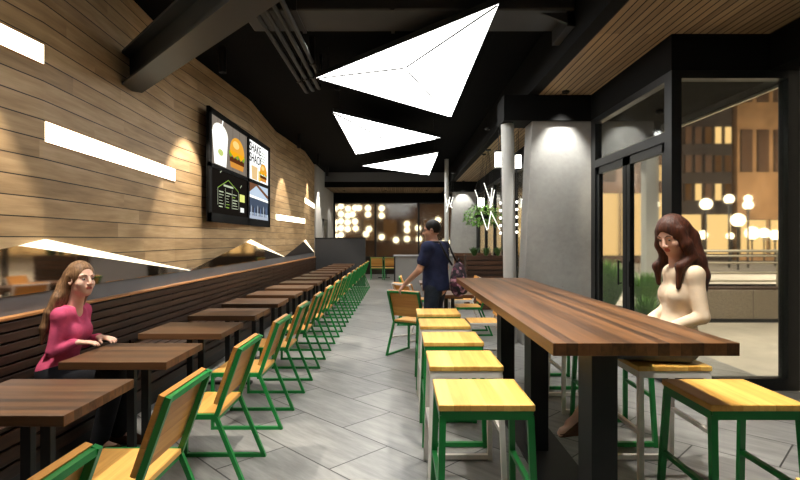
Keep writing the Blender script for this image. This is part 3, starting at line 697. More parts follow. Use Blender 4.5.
# ---------------------------------------------------------------- people (one continuous surface each, from a distance field)
class Field:
    def __init__(s, lo, hi, h):
        s.lo = np.array(lo, float); s.h = h
        s.n = np.ceil((np.array(hi)-s.lo)/h).astype(int)+1
        s.F = np.full(s.n, 1.0, np.float32)
    def sub(s, lo, hi, m):
        a = np.clip(np.floor((np.array(lo)-m-s.lo)/s.h).astype(int), 0, s.n-1); b = np.clip(np.ceil((np.array(hi)+m-s.lo)/s.h).astype(int)+1, 1, s.n)
        sl = tuple(slice(i, j) for i, j in zip(a, b))
        ax = [s.lo[i]+s.h*np.arange(a[i], b[i]) for i in range(3)]
        return sl, np.meshgrid(*ax, indexing='ij')
    def comb(s, sl, d, k, op='u'):
        A = s.F[sl]
        if op == 'u':
            if k > 0:
                h = np.clip(.5+.5*(A-d)/k, 0, 1); s.F[sl] = A*(1-h)+d*h-k*h*(1-h)
            else: s.F[sl] = np.minimum(A, d)
        else:
            if k > 0:
                h = np.clip(.5-.5*(A+d)/k, 0, 1); s.F[sl] = A*(1-h)-d*h+k*h*(1-h)
            else: s.F[sl] = np.maximum(A, -d)
    def cap(s, a, b, ra, rb, k=.02, op='u', flat=None):
        a = np.array(a, float); b = np.array(b, float); R = max(ra, rb)
        sl, (X, Y, Z) = s.sub(np.minimum(a, b)-R, np.maximum(a, b)+R, k+2*s.h)
        d = b-a; L2 = max(d@d, 1e-9)
        t = np.clip(((X-a[0])*d[0]+(Y-a[1])*d[1]+(Z-a[2])*d[2])/L2, 0, 1)
        vx, vy, vz = X-a[0]-t*d[0], Y-a[1]-t*d[1], Z-a[2]-t*d[2]
        if flat is not None:    # squash along a direction: (unit vector, factor)
            u, f = np.array(flat[0], float), flat[1]; u = u/np.linalg.norm(u)
            q = vx*u[0]+vy*u[1]+vz*u[2]; vx = vx+u[0]*q*(f-1); vy = vy+u[1]*q*(f-1); vz = vz+u[2]*q*(f-1)
        dist = np.sqrt(vx*vx+vy*vy+vz*vz)-(ra+(rb-ra)*t)
        s.comb(sl, dist.astype(np.float32), k, op)
    def ell(s, c, r, B=None, k=.02, op='u'):
        c = np.array(c, float); r = np.array(r, float); B = np.eye(3) if B is None else np.array(B, float)
        R = r.max(); sl, (X, Y, Z) = s.sub(c-R, c+R, k+2*s.h)
        X = X-c[0]; Y = Y-c[1]; Z = Z-c[2]
        q = [(X*B[i][0]+Y*B[i][1]+Z*B[i][2])/r[i] for i in range(3)]
        n = np.sqrt(q[0]**2+q[1]**2+q[2]**2); n2 = np.sqrt((q[0]/r[0])**2+(q[1]/r[1])**2+(q[2]/r[2])**2)
        s.comb(sl, (n*(n-1)/np.maximum(n2, 1e-6)).astype(np.float32), k, op)
    def plane_cut(s, p, n):     # keep the side where (x-p).n < 0
        p = np.array(p, float); n = np.array(n, float); n = n/np.linalg.norm(n)
        ax = [s.lo[i]+s.h*np.arange(s.n[i]) for i in range(3)]
        d = (ax[0]-p[0])[:, None, None]*n[0]+(ax[1]-p[1])[None, :, None]*n[1]+(ax[2]-p[2])[None, None, :]*n[2]
        s.F = np.maximum(s.F, d.astype(np.float32))
    def mesh(s):
        F = np.pad(s.F, 1, constant_values=1.0); n = np.array(F.shape)
        I = F < 0
        c = [I[i:n[0]-1+i, j:n[1]-1+j, k:n[2]-1+k] for i in (0,1) for j in (0,1) for k in (0,1)]
        cnt = sum(x.astype(np.int8) for x in c); act = (cnt > 0) & (cnt < 8)
        idx = np.argwhere(act); num = -np.ones(act.shape, np.int64); num[act] = np.arange(len(idx))
        P = np.zeros((len(idx), 3)); C = np.zeros(len(idx))
        cor = [(i, j, k) for i in (0,1) for j in (0,1) for k in (0,1)]
        for a in range(8):
            for b in range(a+1, 8):
                if sum(abs(cor[a][q]-cor[b][q]) for q in range(3)) != 1: continue
                fa = F[idx[:,0]+cor[a][0], idx[:,1]+cor[a][1], idx[:,2]+cor[a][2]]; fb = F[idx[:,0]+cor[b][0], idx[:,1]+cor[b][1], idx[:,2]+cor[b][2]]
                m = (fa < 0) != (fb < 0); t = np.where(m, fa/np.where(np.abs(fa-fb) < 1e-9, 1, fa-fb), 0)
                pa = np.array(cor[a]); pb = np.array(cor[b])
                P += m[:, None]*(pa+t[:, None]*(pb-pa)); C += m
        V = (idx+P/np.maximum(C, 1)[:, None]-1)*s.h+s.lo
        Q = []
        for ax in range(3):
            u, v = (ax+1) % 3, (ax+2) % 3
            sl0 = [slice(None)]*3; sl1 = [slice(None)]*3; sl0[ax] = slice(0, -1); sl1[ax] = slice(1, None)
            A, Bq = I[tuple(sl0)], I[tuple(sl1)]
            e = np.argwhere(A != Bq); e = e[(e[:, u] > 0) & (e[:, v] > 0) & (e[:, u] < n[u]-1) & (e[:, v] < n[v]-1)]
            fl = A[e[:,0], e[:,1], e[:,2]]
            def cell(du, dv):
                w = e.copy(); w[:, u] -= du; w[:, v] -= dv; return num[w[:,0], w[:,1], w[:,2]]
            q = np.stack([cell(1,1), cell(0,1), cell(0,0), cell(1,0)], 1); q[~fl] = q[~fl][:, ::-1]; Q.append(q)
        return V, np.concatenate(Q)
    def build(s, name, mats, parent, origin, region=None, smooth_it=0):
        V, Q = s.mesh()
        me = bpy.data.meshes.new(name); me.from_pydata((V-np.array(origin)).tolist(), [], Q.tolist())
        for m in mats: me.materials.append(M[m])
        me.polygons.foreach_set('use_smooth', np.ones(len(Q), bool))
        if region is not None:
            ctr = V[Q].mean(1); me.polygons.foreach_set('material_index', region(ctr).astype(np.int32))
        o = bpy.data.objects.new(name, me); COL.objects.link(o)
        if parent is not None: o.parent = parent
        return o
def unit(v): v = np.array(v, float); return v/np.linalg.norm(v)
def A_(*v): return np.array(v, float)
def frame_of(fwd, up):
    f = unit(fwd); u = np.array(up, float); u = unit(u-f*(u@f)); r = np.cross(f, u); return r, f, u     # r = the person's right
for nm, c, rg in (('skin', (206, 158, 134), .5), ('skin_pale', (224, 182, 162), .5)):
    m = NT(nm); v = m.coord(); f = m.noise(v, 22, 3); b = lin(c)
    m.bsdf(m.ramp(f, [(.3, tuple(x*.93 for x in b[:3])+(1,)), (.7, b)]), rg, 0, .35); m.p.inputs['Subsurface Weight'].default_value = .08; m.p.inputs['Subsurface Radius'].default_value = (.01, .004, .002); M[nm] = m.m
M['lips'] = plain('lips', (176, 92, 86), .4, 0, .4, .05)
M['eye_white'] = plain('eye_white', (176, 160, 150), .25, 0, .5, .02); M['iris'] = plain('iris_dark', (44, 32, 26), .2, 0, .5, .05)
def hairmat(nm, d, l):
    m = NT(nm); v = m.coord(); g = m.noise(m.mapping(v, sc=(60, 60, 6)), 1.6, 4, .6)
    m.bsdf(m.ramp(g, [(.3, d), (.7, l)]), .5, 0, .3); m.bump(g, .7, .008); M[nm] = m.m
hairmat('hair_brown', (74, 52, 36), (150, 116, 84)); hairmat('hair_black', (14, 11, 10), (30, 25, 22)); hairmat('hair_auburn', (34, 17, 12), (84, 44, 28))
def cloth(nm, c, var=.2, sc=14, rough=.85):
    m = NT(nm); v = m.coord(); f = m.noise(v, sc, 4, .6); b = lin(c)
    m.bsdf(m.ramp(f, [(.3, tuple(x*(1-var) for x in b[:3])+(1,)), (.7, tuple(min(1, x*(1+var)) for x in b[:3])+(1,))]), rough, 0, .15)
    w = m.noise(m.mapping(v, sc=(9, 9, 20)), 1.0, 3); m.bump(w, .25, .012); M[nm] = m.m
cloth('pink_knit', (198, 82, 118)); cloth('black_cloth', (30, 31, 36)); cloth('navy_cloth', (42, 48, 76)); cloth('jeans', (48, 54, 66)); cloth('cream_knit', (226, 206, 180), .08); cloth('grey_cloth', (98, 98, 100)); cloth('shoe_grey', (120, 112, 106)); cloth('shoe_brown', (92, 62, 48))

def head(Fd, H, fwd, up, k=1.0, male=False):
    r, f, u = frame_of(fwd, up); B = [r, f, u]; P = lambda a, b, c: H+(r*a+f*b+u*c)*k
    Fd.ell(P(0, -.012, .030), A_(.074, .094, .096)*k, B, .0)
    Fd.ell(P(0, .028, -.050), A_(.056, .060, .066)*k, B, .03)
    Fd.ell(P(0, .060, -.092), A_(.026, .024, .020)*k, B, .02)              # chin
    for s in (-1, 1):
        Fd.cap(P(s*.014, .076, .030), P(s*.044, .066, .026), .011*k, .010*k, .012)  # brow
        Fd.ell(P(s*.040, .054, -.028), A_(.020, .020, .020)*k, B, .025)       # cheek
        Fd.ell(P(s*.031, .086, .008), A_(.016, .010, .008)*k, B, .010, 's')   # socket
        Fd.ell(P(s*.076, -.008, -.004), A_(.011, .022, .033)*k, B, .006)      # ear
        Fd.ell(P(s*.081, -.003, -.002), A_(.007, .011, .019)*k, B, .004, 's')
    Fd.cap(P(0, .086, .014), P(0, .106, -.024), .008*k, .012*k, .010)        # nose
    for s in (-1, 1): Fd.ell(P(s*.011, .096, -.030), A_(.009, .010, .008)*k, B, .006)
    Fd.cap(P(-.016, .083, -.053), P(.016, .083, -.053), .0075*k, .0075*k, .005)
    Fd.cap(P(-.014, .081, -.064), P(.014, .081, -.064), .0085*k, .0085*k, .005)
    return P, B
def face_parts(t, P, B, origin, k=1.0, sink=0.0):
    r, f, u = B
    for s in (-1, 1):
        c = P(s*.031, .0725-sink, .006)-origin
        e = MB().ball(tuple(c), .0098*k, 12, 8).build('eye', 'eye_white', t, smooth=True)
        MB().ball(tuple(c+f*.0062*k-u*.001), .0062*k, 10, 6).build('iris', 'iris', e, smooth=True)
        b = P(s*.016, .087, .030)-origin; b2 = P(s*.048, .074, .030)-origin
        MB().tube([tuple(b), tuple((b+b2)/2+u*.005), tuple(b2)], .0026*k, 6).build('eyebrow', 'iris', t, smooth=True)
def hand(Fd, W, d, palm_n, thumb, curl=.5, k=1.0):
    """W wrist, d along the hand, palm_n out of the palm, thumb side"""
    d = unit(d); n = np.array(palm_n, float); n = unit(n-d*(n@d)); s = unit(thumb-d*(thumb@d)-n*(np.array(thumb)@n))
    kk = .012
    for q in (-.026, -.009, .009, .026): Fd.cap(W+s*q*.55*k, W+(d*.085+s*q)*k, .014*k, .0115*k, kk)
    for i, (q, L) in enumerate(((.030, .068), (.010, .078), (-.010, .072), (-.029, .056))):
        p = W+(d*.085+s*q*1.05)*k; a = curl*.35
        for j, fr in enumerate((.45, .32, .23)):
            dd = d*math.cos(a)+n*math.sin(a); e = p+dd*L*fr*k; Fd.cap(p, e, (.0092-.0006*j)*k, (.0088-.0008*j)*k, .004); p = e; a += curl*.9
    p = W+(d*.030+s*.026)*k; a1 = unit(d*.75+s*.65+n*.35); e = p+a1*.040*k; Fd.cap(p, e, .013*k, .0105*k, .01)
    e2 = e+unit(d*.9+s*.2+n*.4)*.03*k; Fd.cap(e, e2, .010*k, .0085*k, .005)
def foot(Fd, ank, toe, r=.036):
    ank = np.array(ank, float); toe = np.array(toe, float)
    heel = ank+unit(ank-toe)*.035; heel[2] = min(heel[2], toe[2]+.015)
    Fd.cap(ank, heel, r, r*.9, .02); Fd.cap(heel, toe, r*.9, r*.75, .02); Fd.cap(ank, (ank*.35+toe*.65)+A_(0,0,.008), r*.95, r*.8, .03)

def box_of(pts, m=.2): P = np.array(pts); return P.min(0)-m, P.max(0)+m
# ---- woman in pink, seated on the bench
O = A_(-2.42, 3.64, .45)
t = thing('person', 'woman in a pink long-sleeved top and black trousers sitting on the bench', 'person', tuple(O))
Hc = A_(-2.235, 3.60, 1.222); fw = A_(.86, -.42, .02); up = A_(.06, 0, 1)
pel = A_(-2.42, 3.64, .575); che = A_(-2.345, 3.63, .86); nek = A_(-2.285, 3.615, 1.03)
shL, shR = A_(-2.32, 3.755, .985), A_(-2.315, 3.495, .985)      # she faces +x: left is +y
elL, elR = A_(-2.33, 3.80, .745), A_(-2.35, 3.47, .745)
wrL, wrR = A_(-2.17, 3.70, .80), A_(-2.215, 3.51, .80)
hpL, hpR = A_(-2.40, 3.72, .55), A_(-2.40, 3.56, .55); knL, knR = A_(-1.985, 3.74, .545), A_(-1.985, 3.58, .545)
anL, anR = A_(-2.06, 3.76, .085), A_(-2.10, 3.58, .085); toL, toR = A_(-1.90, 3.77, .030), A_(-1.94, 3.57, .030)
lo, hi = (-2.70, 3.25, -.01), (-1.78, 4.0, 1.42)
def body_core(f, k=.05):
    f.ell(pel, A_(.115, .160, .12), None, .0); f.cap(pel, pel*.4+che*.6, .098, .088, k); f.ell(che+A_(0, 0, .02), A_(.092, .132, .15), None, k)
    f.cap(shL, shR, .045, .045, k)
f = Field(lo, hi, .0058); body_core(f)
for s in (-1, 1): f.ell(che+A_(.070, s*.060, -.005), A_(.044, .050, .050), None, .04)
f.cap(nek-A_(.01, 0, .02), Hc-A_(.02, 0, .06), .05, .047, .03); P, B = head(f, Hc, fw, up, .98)
for sh, el, wr in ((shL, elL, wrL), (shR, elR, wrR)): f.cap(sh, el, .038, .031, .03); f.cap(el, wr, .031, .022, .015)
for wr, s in ((wrL, 1), (wrR, -1)): hand(f, wr, (1, -.25*s, -.05), (0, 0, -1), A_(0, -s, 0), .35, .92)
for hp, kn, an, to in ((hpL, knL, anL, toL), (hpR, knR, anR, toR)): f.cap(hp, kn, .085, .058, .03); f.cap(kn, an, .056, .036, .02); foot(f, an, to, .033)
LIP = P(0, .086, -.058)
f.build('body', ['skin_pale', 'lips'], t, O, lambda c: (np.linalg.norm((c-LIP)*A_(1, 1, 1.9), axis=1) < .021))
face_parts(t, P, B, O, .98)
f = Field(lo, hi, .008); body_core(f)           # top
for s in (-1, 1): f.ell(che+A_(.070, s*.060, -.005), A_(.046, .052, .052), None, .05)
f.F -= .010; 
for sh, el, wr in ((shL, elL, wrL), (shR, elR, wrR)): f.cap(sh, el, .045, .039, .03); f.cap(el, el*.04+wr*.96, .039, .029, .015)
f.cap(nek-A_(0, 0, .05), nek+A_(-.03, 0, -.02), .07, .07, .03)
f.ell(nek+A_(.085, 0, .02), A_(.07, .075, .15), None, .01, 's'); f.ell(nek+A_(.0, 0, .05), A_(.075, .075, .055), None, .01, 's')
f.plane_cut((0, 0, .53), (0, 0, -1))
f.build('top', ['pink_knit'], t, O)
f = Field(lo, (-1.78, 4.0, .72), .009); f.ell(pel-A_(0, 0, .005), A_(.128, .172, .118), None, 0)
for hp, kn, an, to in ((hpL, knL, anL, toL), (hpR, knR, anR, toR)): f.cap(hp, kn, .094, .072, .03); f.cap(kn, an*.96+kn*.04, .072, .06, .02)
f.plane_cut((0, 0, .66), (0, 0, 1)); f.plane_cut((0, 0, .452), (0, 0, 0.0001)) if False else None
f.build('trousers', ['black_cloth'], t, O)
for an, to in ((anL, toL), (anR, toR)):
    f = Field(np.minimum(an, to)-.12, np.maximum(an, to)+.12, .007); foot(f, an-A_(0, 0, .01), to, .042); f.plane_cut((0, 0, .075), (0, 0, 1)); f.plane_cut((0, 0, .003), (0, 0, -1)); f.build('shoe', ['shoe_brown'], t, O)
# hair: cap and a long fall down the back
f = Field(lo, hi, .007); r, fv, u = B
f.ell(P(0, -.020, .036), A_(.083, .100, .100), B, 0)
f.ell(P(0, .085, -.035), A_(.066, .075, .108), B, .012, 's'); f.ell(P(0, .0, -.085), A_(.12, .075, .05), B, .02, 's')
tail = [P(0, -.075, .03), P(.02, -.105, -.04), A_(-2.345, 3.575, 1.10), A_(-2.38, 3.55, 1.00), A_(-2.405, 3.54, .90), A_(-2.42, 3.54, .79)]
for q in (-.035, 0, .035):
    for i in range(5): f.cap(tail[i]+r*q*(1+.1*i), tail[i+1]+r*q*(1+.1*i), [.045, .042, .036, .032, .026][i], [.042, .036, .032, .026, .010][i], .02)
for s in (-1, 1): f.cap(P(s*.078, -.02, .03), P(s*.072, -.07, -.09), .018, .03, .02); f.cap(P(s*.072, -.07, -.09), P(s*.07, -.13, -.22), .03, .02, .02)
f.build('hair', ['hair_brown'], t, O)

# ---- standing man
O = A_(.45, 6.42, 0)
t = thing('person', 'standing man in navy T-shirt and dark jeans with one hand on a chair back', 'person', tuple(O))
fd = unit((-.86, .5, 0)); lt = np.cross(A_(0,0,1), fd)           # forward, his left
at = lambda a, b, z: O+fd*a+lt*b+A_(0, 0, z)
Hc = at(.06, 0, 1.615); fw = A_(-.985, .17, -.08)
pel = at(0, 0, .93); che = at(.02, 0, 1.28); nek = at(.01, 0, 1.46)
shL, shR = at(.02, .19, 1.405), at(0, -.19, 1.405); elL, elR = at(.10, .25, 1.135), at(.0, -.27, 1.14)
wrL = A_(.065, 6.48, .945); wrR = at(.14, -.25, .93)
hpL, hpR = at(0, .09, .90), at(0, -.09, .90); knL, knR = at(.04, .10, .50), at(.10, -.09, .50); anL, anR = at(-.01, .11, .09), at(.06, -.10, .09)
toL, toR = anL+fd*.17-A_(0,0,.055), anR+fd*.17-A_(0,0,.055)
lo, hi = (-.22, 5.95, -.01), (.95, 6.85, 1.78)
Bt = [lt, fd, A_(0,0,1)]
def man_core(f, k=.06, g=0):
    f.ell(pel, A_(.165+g, .125+g, .14), Bt, 0); f.cap(pel, che, .125+g, .125+g, k); f.ell(che, A_(.185+g, .125+g, .19), Bt, k); f.cap(shL, shR, .062+g, .062+g, k)
f = Field(lo, hi, .0068); man_core(f)
f.cap(nek-A_(0,0,.03), Hc-A_(0,0,.05), .060, .058, .03); P, B = head(f, Hc, fw, (0, 0, 1), 1.06)
for sh, el, wr in ((shL, elL, wrL), (shR, elR, wrR)): f.cap(sh, el, .053, .043, .03); f.cap(el, wr, .043, .029, .02)
hand(f, wrL, A_(-.75, .1, -.85), (.6, .2, -.6), A_(0, .9, .2), .75, 1.05); hand(f, wrR, (-.2, 0, -1), -lt*-1, fd, .5, 1.05)
for hp, kn, an, to in ((hpL, knL, anL, toL), (hpR, knR, anR, toR)): f.cap(hp, kn, .092, .064, .03); f.cap(kn, an, .060, .042, .02); foot(f, an, to, .038)
LIP = P(0, .086, -.058)
f.build('body', ['skin', 'lips'], t, O, lambda c: (np.linalg.norm((c-LIP)*A_(1, 1, 1.9), axis=1) < .021)); face_parts(t, P, B, O, 1.06)
f = Field(lo, hi, .0095); man_core(f, .06, .018); f.cap(pel+A_(0,0,.0), che, .155, .15, .05)
for sh, el in ((shL, elL), (shR, elR)): f.cap(sh, sh*.4+el*.6, .076, .072, .03)
f.cap(nek-A_(0,0,.03), nek+A_(0,0,.0), .075, .072, .02); f.cap(nek+A_(0,0,.045), nek+A_(0,0,.2), .09, .09, .0, 's'); f.plane_cut((0, 0, .875), (0, 0, -1))
f.build('t_shirt', ['navy_cloth'], t, O)
f = Field(lo, (.95, 6.85, 1.1), .0095); f.ell(pel, A_(.175, .137, .15), Bt, 0)
for hp, kn, an, to in ((hpL, knL, anL, toL), (hpR, knR, anR, toR)): f.cap(hp, kn, .104, .079, .03); f.cap(kn, an-A_(0,0,.02), .077, .066, .02)
f.plane_cut((0, 0, 1.0), (0, 0, 1)); f.plane_cut((0, 0, .055), (0, 0, -1)); f.build('jeans', ['jeans'], t, O)
for an, to in ((anL, toL), (anR, toR)):
    f = Field(np.minimum(an, to)-.13, np.maximum(an, to)+.13, .008); foot(f, an-A_(0, 0, .01), to+fd*.02, .050); f.plane_cut((0, 0, .10), (0, 0, 1)); f.plane_cut((0, 0, .003), (0, 0, -1)); f.build('shoe', ['shoe_grey'], t, O)
f = Field(lo, hi, .0075)
f.ell(P(0, -.020, .040), A_(.087, .104, .100), B, 0); f.ell(P(0, .118, -.04), A_(.09, .095, .108), B, .012, 's'); f.ell(P(0, .045, -.115), A_(.12, .095, .075), B, .015, 's')
for s in (-1, 1): f.ell(P(s*.088, .0, -.012), A_(.02, .028, .036), B, .005, 's')
f.build('hair', ['hair_black'], t, O)
g = MB(); r, fv, u = B
for s in (-1, 1):
    c = P(s*.033, .098, .008)-O
    g.tube([tuple(c+r*.024*math.cos(a)+u*.017*math.sin(a)) for a in np.linspace(0, 2*PI, 17)], .0028, 5)
    g.tube([tuple(P(s*.057, .095, .012)-O), tuple(P(s*.085, .03, .012)-O), tuple(P(s*.085, -.03, .004)-O)], .003, 5)
g.tube([tuple(P(-.010, .100, .012)-O), tuple(P(.010, .100, .012)-O)], .0025, 5); g.build('glasses', 'black', t)
# backpack slung behind him
m = NT('pattern_cloth'); v = m.coord(); vo = m.n('TexVoronoi'); m.l(v, vo.inputs['Vector']); vo.inputs['Scale'].default_value = 26
sp = m.n('SeparateXYZ'); m.l(vo.outputs['Color'], sp.inputs[0])
m.bsdf(m.ramp(sp.outputs[0], [(.2, (34, 28, 36)), (.42, (92, 44, 66)), (.62, (206, 150, 170)), (.82, (48, 40, 52))]), .8); M['pattern'] = m.m
bc = at(-.265, -.10, 1.02)
bg_ = thing('backpack', 'pink and black patterned backpack hanging behind the standing man', 'bag', tuple(bc))
f = Field(bc-A_(.35, .35, .4), bc+A_(.35, .35, .6), .011)
f.ell(bc, A_(.14, .085, .21), Bt, 0); f.ell(bc-A_(0, 0, .07), A_(.15, .10, .15), Bt, .04); f.ell(bc-fd*.075-A_(0, 0, .09), A_(.10, .045, .10), Bt, .015)
f.build('bag_body', ['pattern'], bg_, bc)
for s in (-1, 1):
    b = MB(); pts = [bc+lt*s*.09+fd*.05+A_(0,0,.17), at(-.165, s*.10-.02, 1.34), at(-.10, s*.12-.02, 1.475), at(.06, s*.13-.02, 1.478)]
    b.tube([tuple(p-bc) for p in pts], .013, 8); b.build('strap', 'black', bg_, smooth=True)
MB().tube([tuple(lt*.04+A_(0,0,.20)), tuple(A_(0,0,.25)), tuple(-lt*.04+A_(0,0,.20))], .009, 8).build('carry_handle', 'black', bg_, smooth=True)

# ---- woman in cream, seated on the second right-hand stool
O = A_(1.68, 3.235, .752)
t = thing('person', 'woman with long auburn hair in a cream sweater sitting at the tall table, head bowed', 'person', tuple(O))
Hc = A_(1.70, 3.20, 1.525); fw = A_(-.80, -.40, -.42); up = A_(-.30, -.1, 1)
pel = A_(1.74, 3.235, .872); che = A_(1.775, 3.235, 1.16); nek = A_(1.75, 3.23, 1.345)
shL, shR = A_(1.785, 3.105, 1.29), A_(1.785, 3.365, 1.29)      # faces -x: her left is -y
elL, elR = A_(1.805, 3.065, 1.04), A_(1.78, 3.42, 1.04); wrL, wrR = A_(1.615, 3.13, .955), A_(1.58, 3.33, .955)
hpL, hpR = A_(1.72, 3.14, .845), A_(1.72, 3.33, .845); knL, knR = A_(1.28, 3.17, .845), A_(1.28, 3.33, .845)
anL, anR = A_(1.13, 3.19, .42), A_(1.17, 3.30, .36); toL, toR = A_(1.00, 3.16, .325), A_(1.03, 3.28, .265)
lo, hi = (.85, 2.86, .2), (2.06, 3.62, 1.72)
def w2_core(f, k=.05):
    f.ell(pel, A_(.115, .160, .118), None, 0); f.cap(pel, pel*.4+che*.6, .096, .086, k); f.ell(che+A_(0, 0, .02), A_(.086, .128, .15), None, k); f.cap(shL, shR, .043, .043, k)
f = Field(lo, hi, .0062); w2_core(f)
f.cap(nek-A_(0, 0, .03), Hc-A_(-.02, 0, .05), .05, .047, .03); P, B = head(f, Hc, fw, up, .98)
for sh, el, wr in ((shL, elL, wrL), (shR, elR, wrR)): f.cap(sh, el, .037, .030, .03); f.cap(el, wr, .030, .022, .015)
hand(f, wrL, (-1, .25, -.12), (0, 0, -1), A_(0, 1, 0), .4, .92); hand(f, wrR, (-1, -.25, -.12), (0, 0, -1), A_(0, -1, 0), .4, .92)
for hp, kn, an, to in ((hpL, knL, anL, toL), (hpR, knR, anR, toR)): f.cap(hp, kn, .083, .056, .03); f.cap(kn, an, .054, .035, .02); foot(f, an, to, .032)
LIP = P(0, .086, -.058)
f.build('body', ['skin_pale', 'lips'], t, O, lambda c: (np.linalg.norm((c-LIP)*A_(1, 1, 1.9), axis=1) < .021)); face_parts(t, P, B, O, .98)
f = Field(lo, hi, .009); w2_core(f)
for s in (-1, 1): f.ell(che+A_(-.062, s*.058, -.005), A_(.040, .046, .048), None, .05)
f.F -= .010
for sh, el, wr in ((shL, elL, wrL), (shR, elR, wrR)): f.cap(sh, el, .047, .042, .03); f.cap(el, el*.06+wr*.94, .042, .031, .015)
f.cap(nek-A_(0, 0, .06), nek-A_(-.01, 0, .02), .075, .07, .03); f.ell(nek+A_(-.03, 0, .05), A_(.085, .08, .075), None, .01, 's'); f.plane_cut((0, 0, .84), (0, 0, -1))
f.build('sweater', ['cream_knit'], t, O)
f = Field(lo, (2.06, 3.62, 1.0), .009); f.ell(pel-A_(0, 0, .005), A_(.127, .172, .112), None, 0)
for hp, kn in ((hpL, knL), (hpR, knR)): f.cap(hp, kn*.97+hp*.03, .098, .074, .05)
f.cap((hpL+hpR)/2, (knL+knR)/2, .085, .06, .06); f.plane_cut((0, 0, .93), (0, 0, 1)); f.plane_cut((0, 0, .754), (0, 0, -1))
f.plane_cut((1.245, 0, 0), (-1, 0, 0)); f.build('skirt', ['grey_cloth'], t, O)
for an, to in ((anL, toL), (anR, toR)):
    f = Field(np.minimum(an, to)-.12, np.maximum(an, to)+.12, .006)
    foot(f, an, to, .0365); n_ = unit(A_(-(to-an)[2]*-1, 0, 1)); mid = an*.45+to*.55; dv = unit(to-an); nn = unit(A_(0,0,1)-dv*dv[2])
    f.plane_cut(mid-nn*.006, nn); f.build('sandal', ['shoe_brown'], t, O)
f = Field(lo, hi, .0078); r, fv, u = B
f.ell(P(0, -.018, .036), A_(.090, .104, .102), B, 0); f.ell(P(0, .098, -.035), A_(.060, .075, .098), B, .012, 's')
for s in (-1, 1):
    a = [P(s*.070, .010, .04), P(s*.088, .020, -.05), P(s*.092, .012, -.15)]
    a += [A_(1.665, 3.235+s*.085, 1.33), A_(1.675, 3.235+s*.085, 1.22)] if s == 1 else [A_(1.705, 3.12, 1.34), A_(1.695, 3.125, 1.21)]
    for i in range(4): f.cap(a[i], a[i+1], [.030, .034, .034, .026][i], [.034, .034, .030, .014][i], .02)
bk = [P(0, -.07, .02), P(0, -.10, -.06), A_(1.835, 3.23, 1.37), A_(1.855, 3.23, 1.28), A_(1.865, 3.23, 1.20)]
for q in (-.06, -.02, .02, .06):
    for i in range(4): f.cap(bk[i]+A_(0, q, 0)*(.7+.2*i), bk[i+1]+A_(0, q, 0)*(.9+.2*i), [.055, .055, .05, .045][i], [.055, .05, .045, .02][i], .02)
f.build('hair', ['hair_auburn'], t, O)
# ---------------------------------------------------------------- planters, pendants, greenery
def planter_box(x0, x1, y, h, label):
    t = thing('slatted_planter', label, 'planter', ((x0+x1)/2, y, 0), 0, 'slatted planter boxes')
    w = (x1-x0)/2
    MB().box((-w+.03, -.17, .02), (w-.03, .17, h-.06)).build('liner', 'black', t)
    n = 11; st = h/n
    for i in range(n): MB().box((-w, -.20, i*st+.012), (w, -.172, (i+1)*st-.012), .003).box((-w, .172, i*st+.012), (w, .20, (i+1)*st-.012), .003).build('slat', 'planter', t)
    e = MB()
    for sx in (-1, 1):
        e.box((sx*w-.02*sx, -.172, 0), (sx*w, .172, h))
    e.build('end_panel', 'planter', t)
    MB().box((-w+.03, -.17, h-.06), (w-.03, .17, h-.03)).build('soil', 'soil', t)
    return t
planter_box(1.42, 2.35, 11.2, 1.17, 'dark slatted wooden planter behind the far end of the tall table')
planter_box(1.42, 2.35, 13.4, 1.17, 'dark slatted wooden planter farther back, behind the front planter')
def leafy(t, n, spread, h, rnd, mat, droop=0.0, lw=.02, z0=0.0, name='foliage', steps=4):
    m = MB()
    for i in range(n):
        a = rnd.uniform(0, 2*PI); r = spread*math.sqrt(rnd.random()); L = h*rnd.uniform(.6, 1.0)
        bx, by = .25*r*math.cos(a), .25*r*math.sin(a); pts = []
        for k in range(steps+1):
            u = k/steps
            pts.append(Vector((bx+r*u*math.cos(a), by+r*u*math.sin(a)+0, z0+L*(u-droop*u*u))))
        side = Vector((-math.sin(a), math.cos(a), rnd.uniform(-.3, .3))).normalized()
        vs = []; fs = []
        for k, p in enumerate(pts):
            w = lw*(.35+1.3*(k/steps))*(1-.85*(k/steps)**2)
            vs += [p-side*w, p+side*w+Vector((0,0,.002))]
        for k in range(steps): fs.append((2*k, 2*k+1, 2*k+3, 2*k+2))
        m.add(vs, fs)
    o = m.build(name, mat, t, fix=False); o['kind'] = 'stuff' if False else 'thing'
    del o['kind']; return o
rnd = random.Random(3)
def bushy(t, n, R, H, rnd, mat, z0):
    m = MB()
    for i in range(n):
        a = rnd.uniform(0, 2*PI); q = rnd.random()**.5; b = rnd.uniform(-1, 1)
        c = Vector((R*q*math.cos(a), R*q*math.sin(a), z0+H*b*math.sqrt(max(0, 1-q*q*.8))-.12*q))
        d = Vector((math.cos(a)+rnd.uniform(-.6, .6), math.sin(a)+rnd.uniform(-.6, .6), rnd.uniform(-1.2, .6))).normalized()
        s = d.cross(Vector((rnd.uniform(-.4, .4), rnd.uniform(-.4, .4), 1))).normalized(); L = rnd.uniform(.07, .13); w = L*.2
        m.add([c, c+d*L*.5+s*w, c+d*L, c+d*L*.5-s*w], [(0, 1, 2, 3)])
    return m.build('foliage', mat, t, fix=False)
for i, x in enumerate((1.62, 1.88, 2.14)):
    t = thing('potted_fern', ['left clump of low green plants growing in the front slatted planter', 'middle clump of low green plants growing in the front slatted planter', 'right clump of low green plants growing in the front slatted planter'][i], 'plant', (x, 11.2, 1.145), 0, 'plants in the slatted planter')
    leafy(t, 60, .11, .26, rnd, 'leaf_dark', .2, .012)
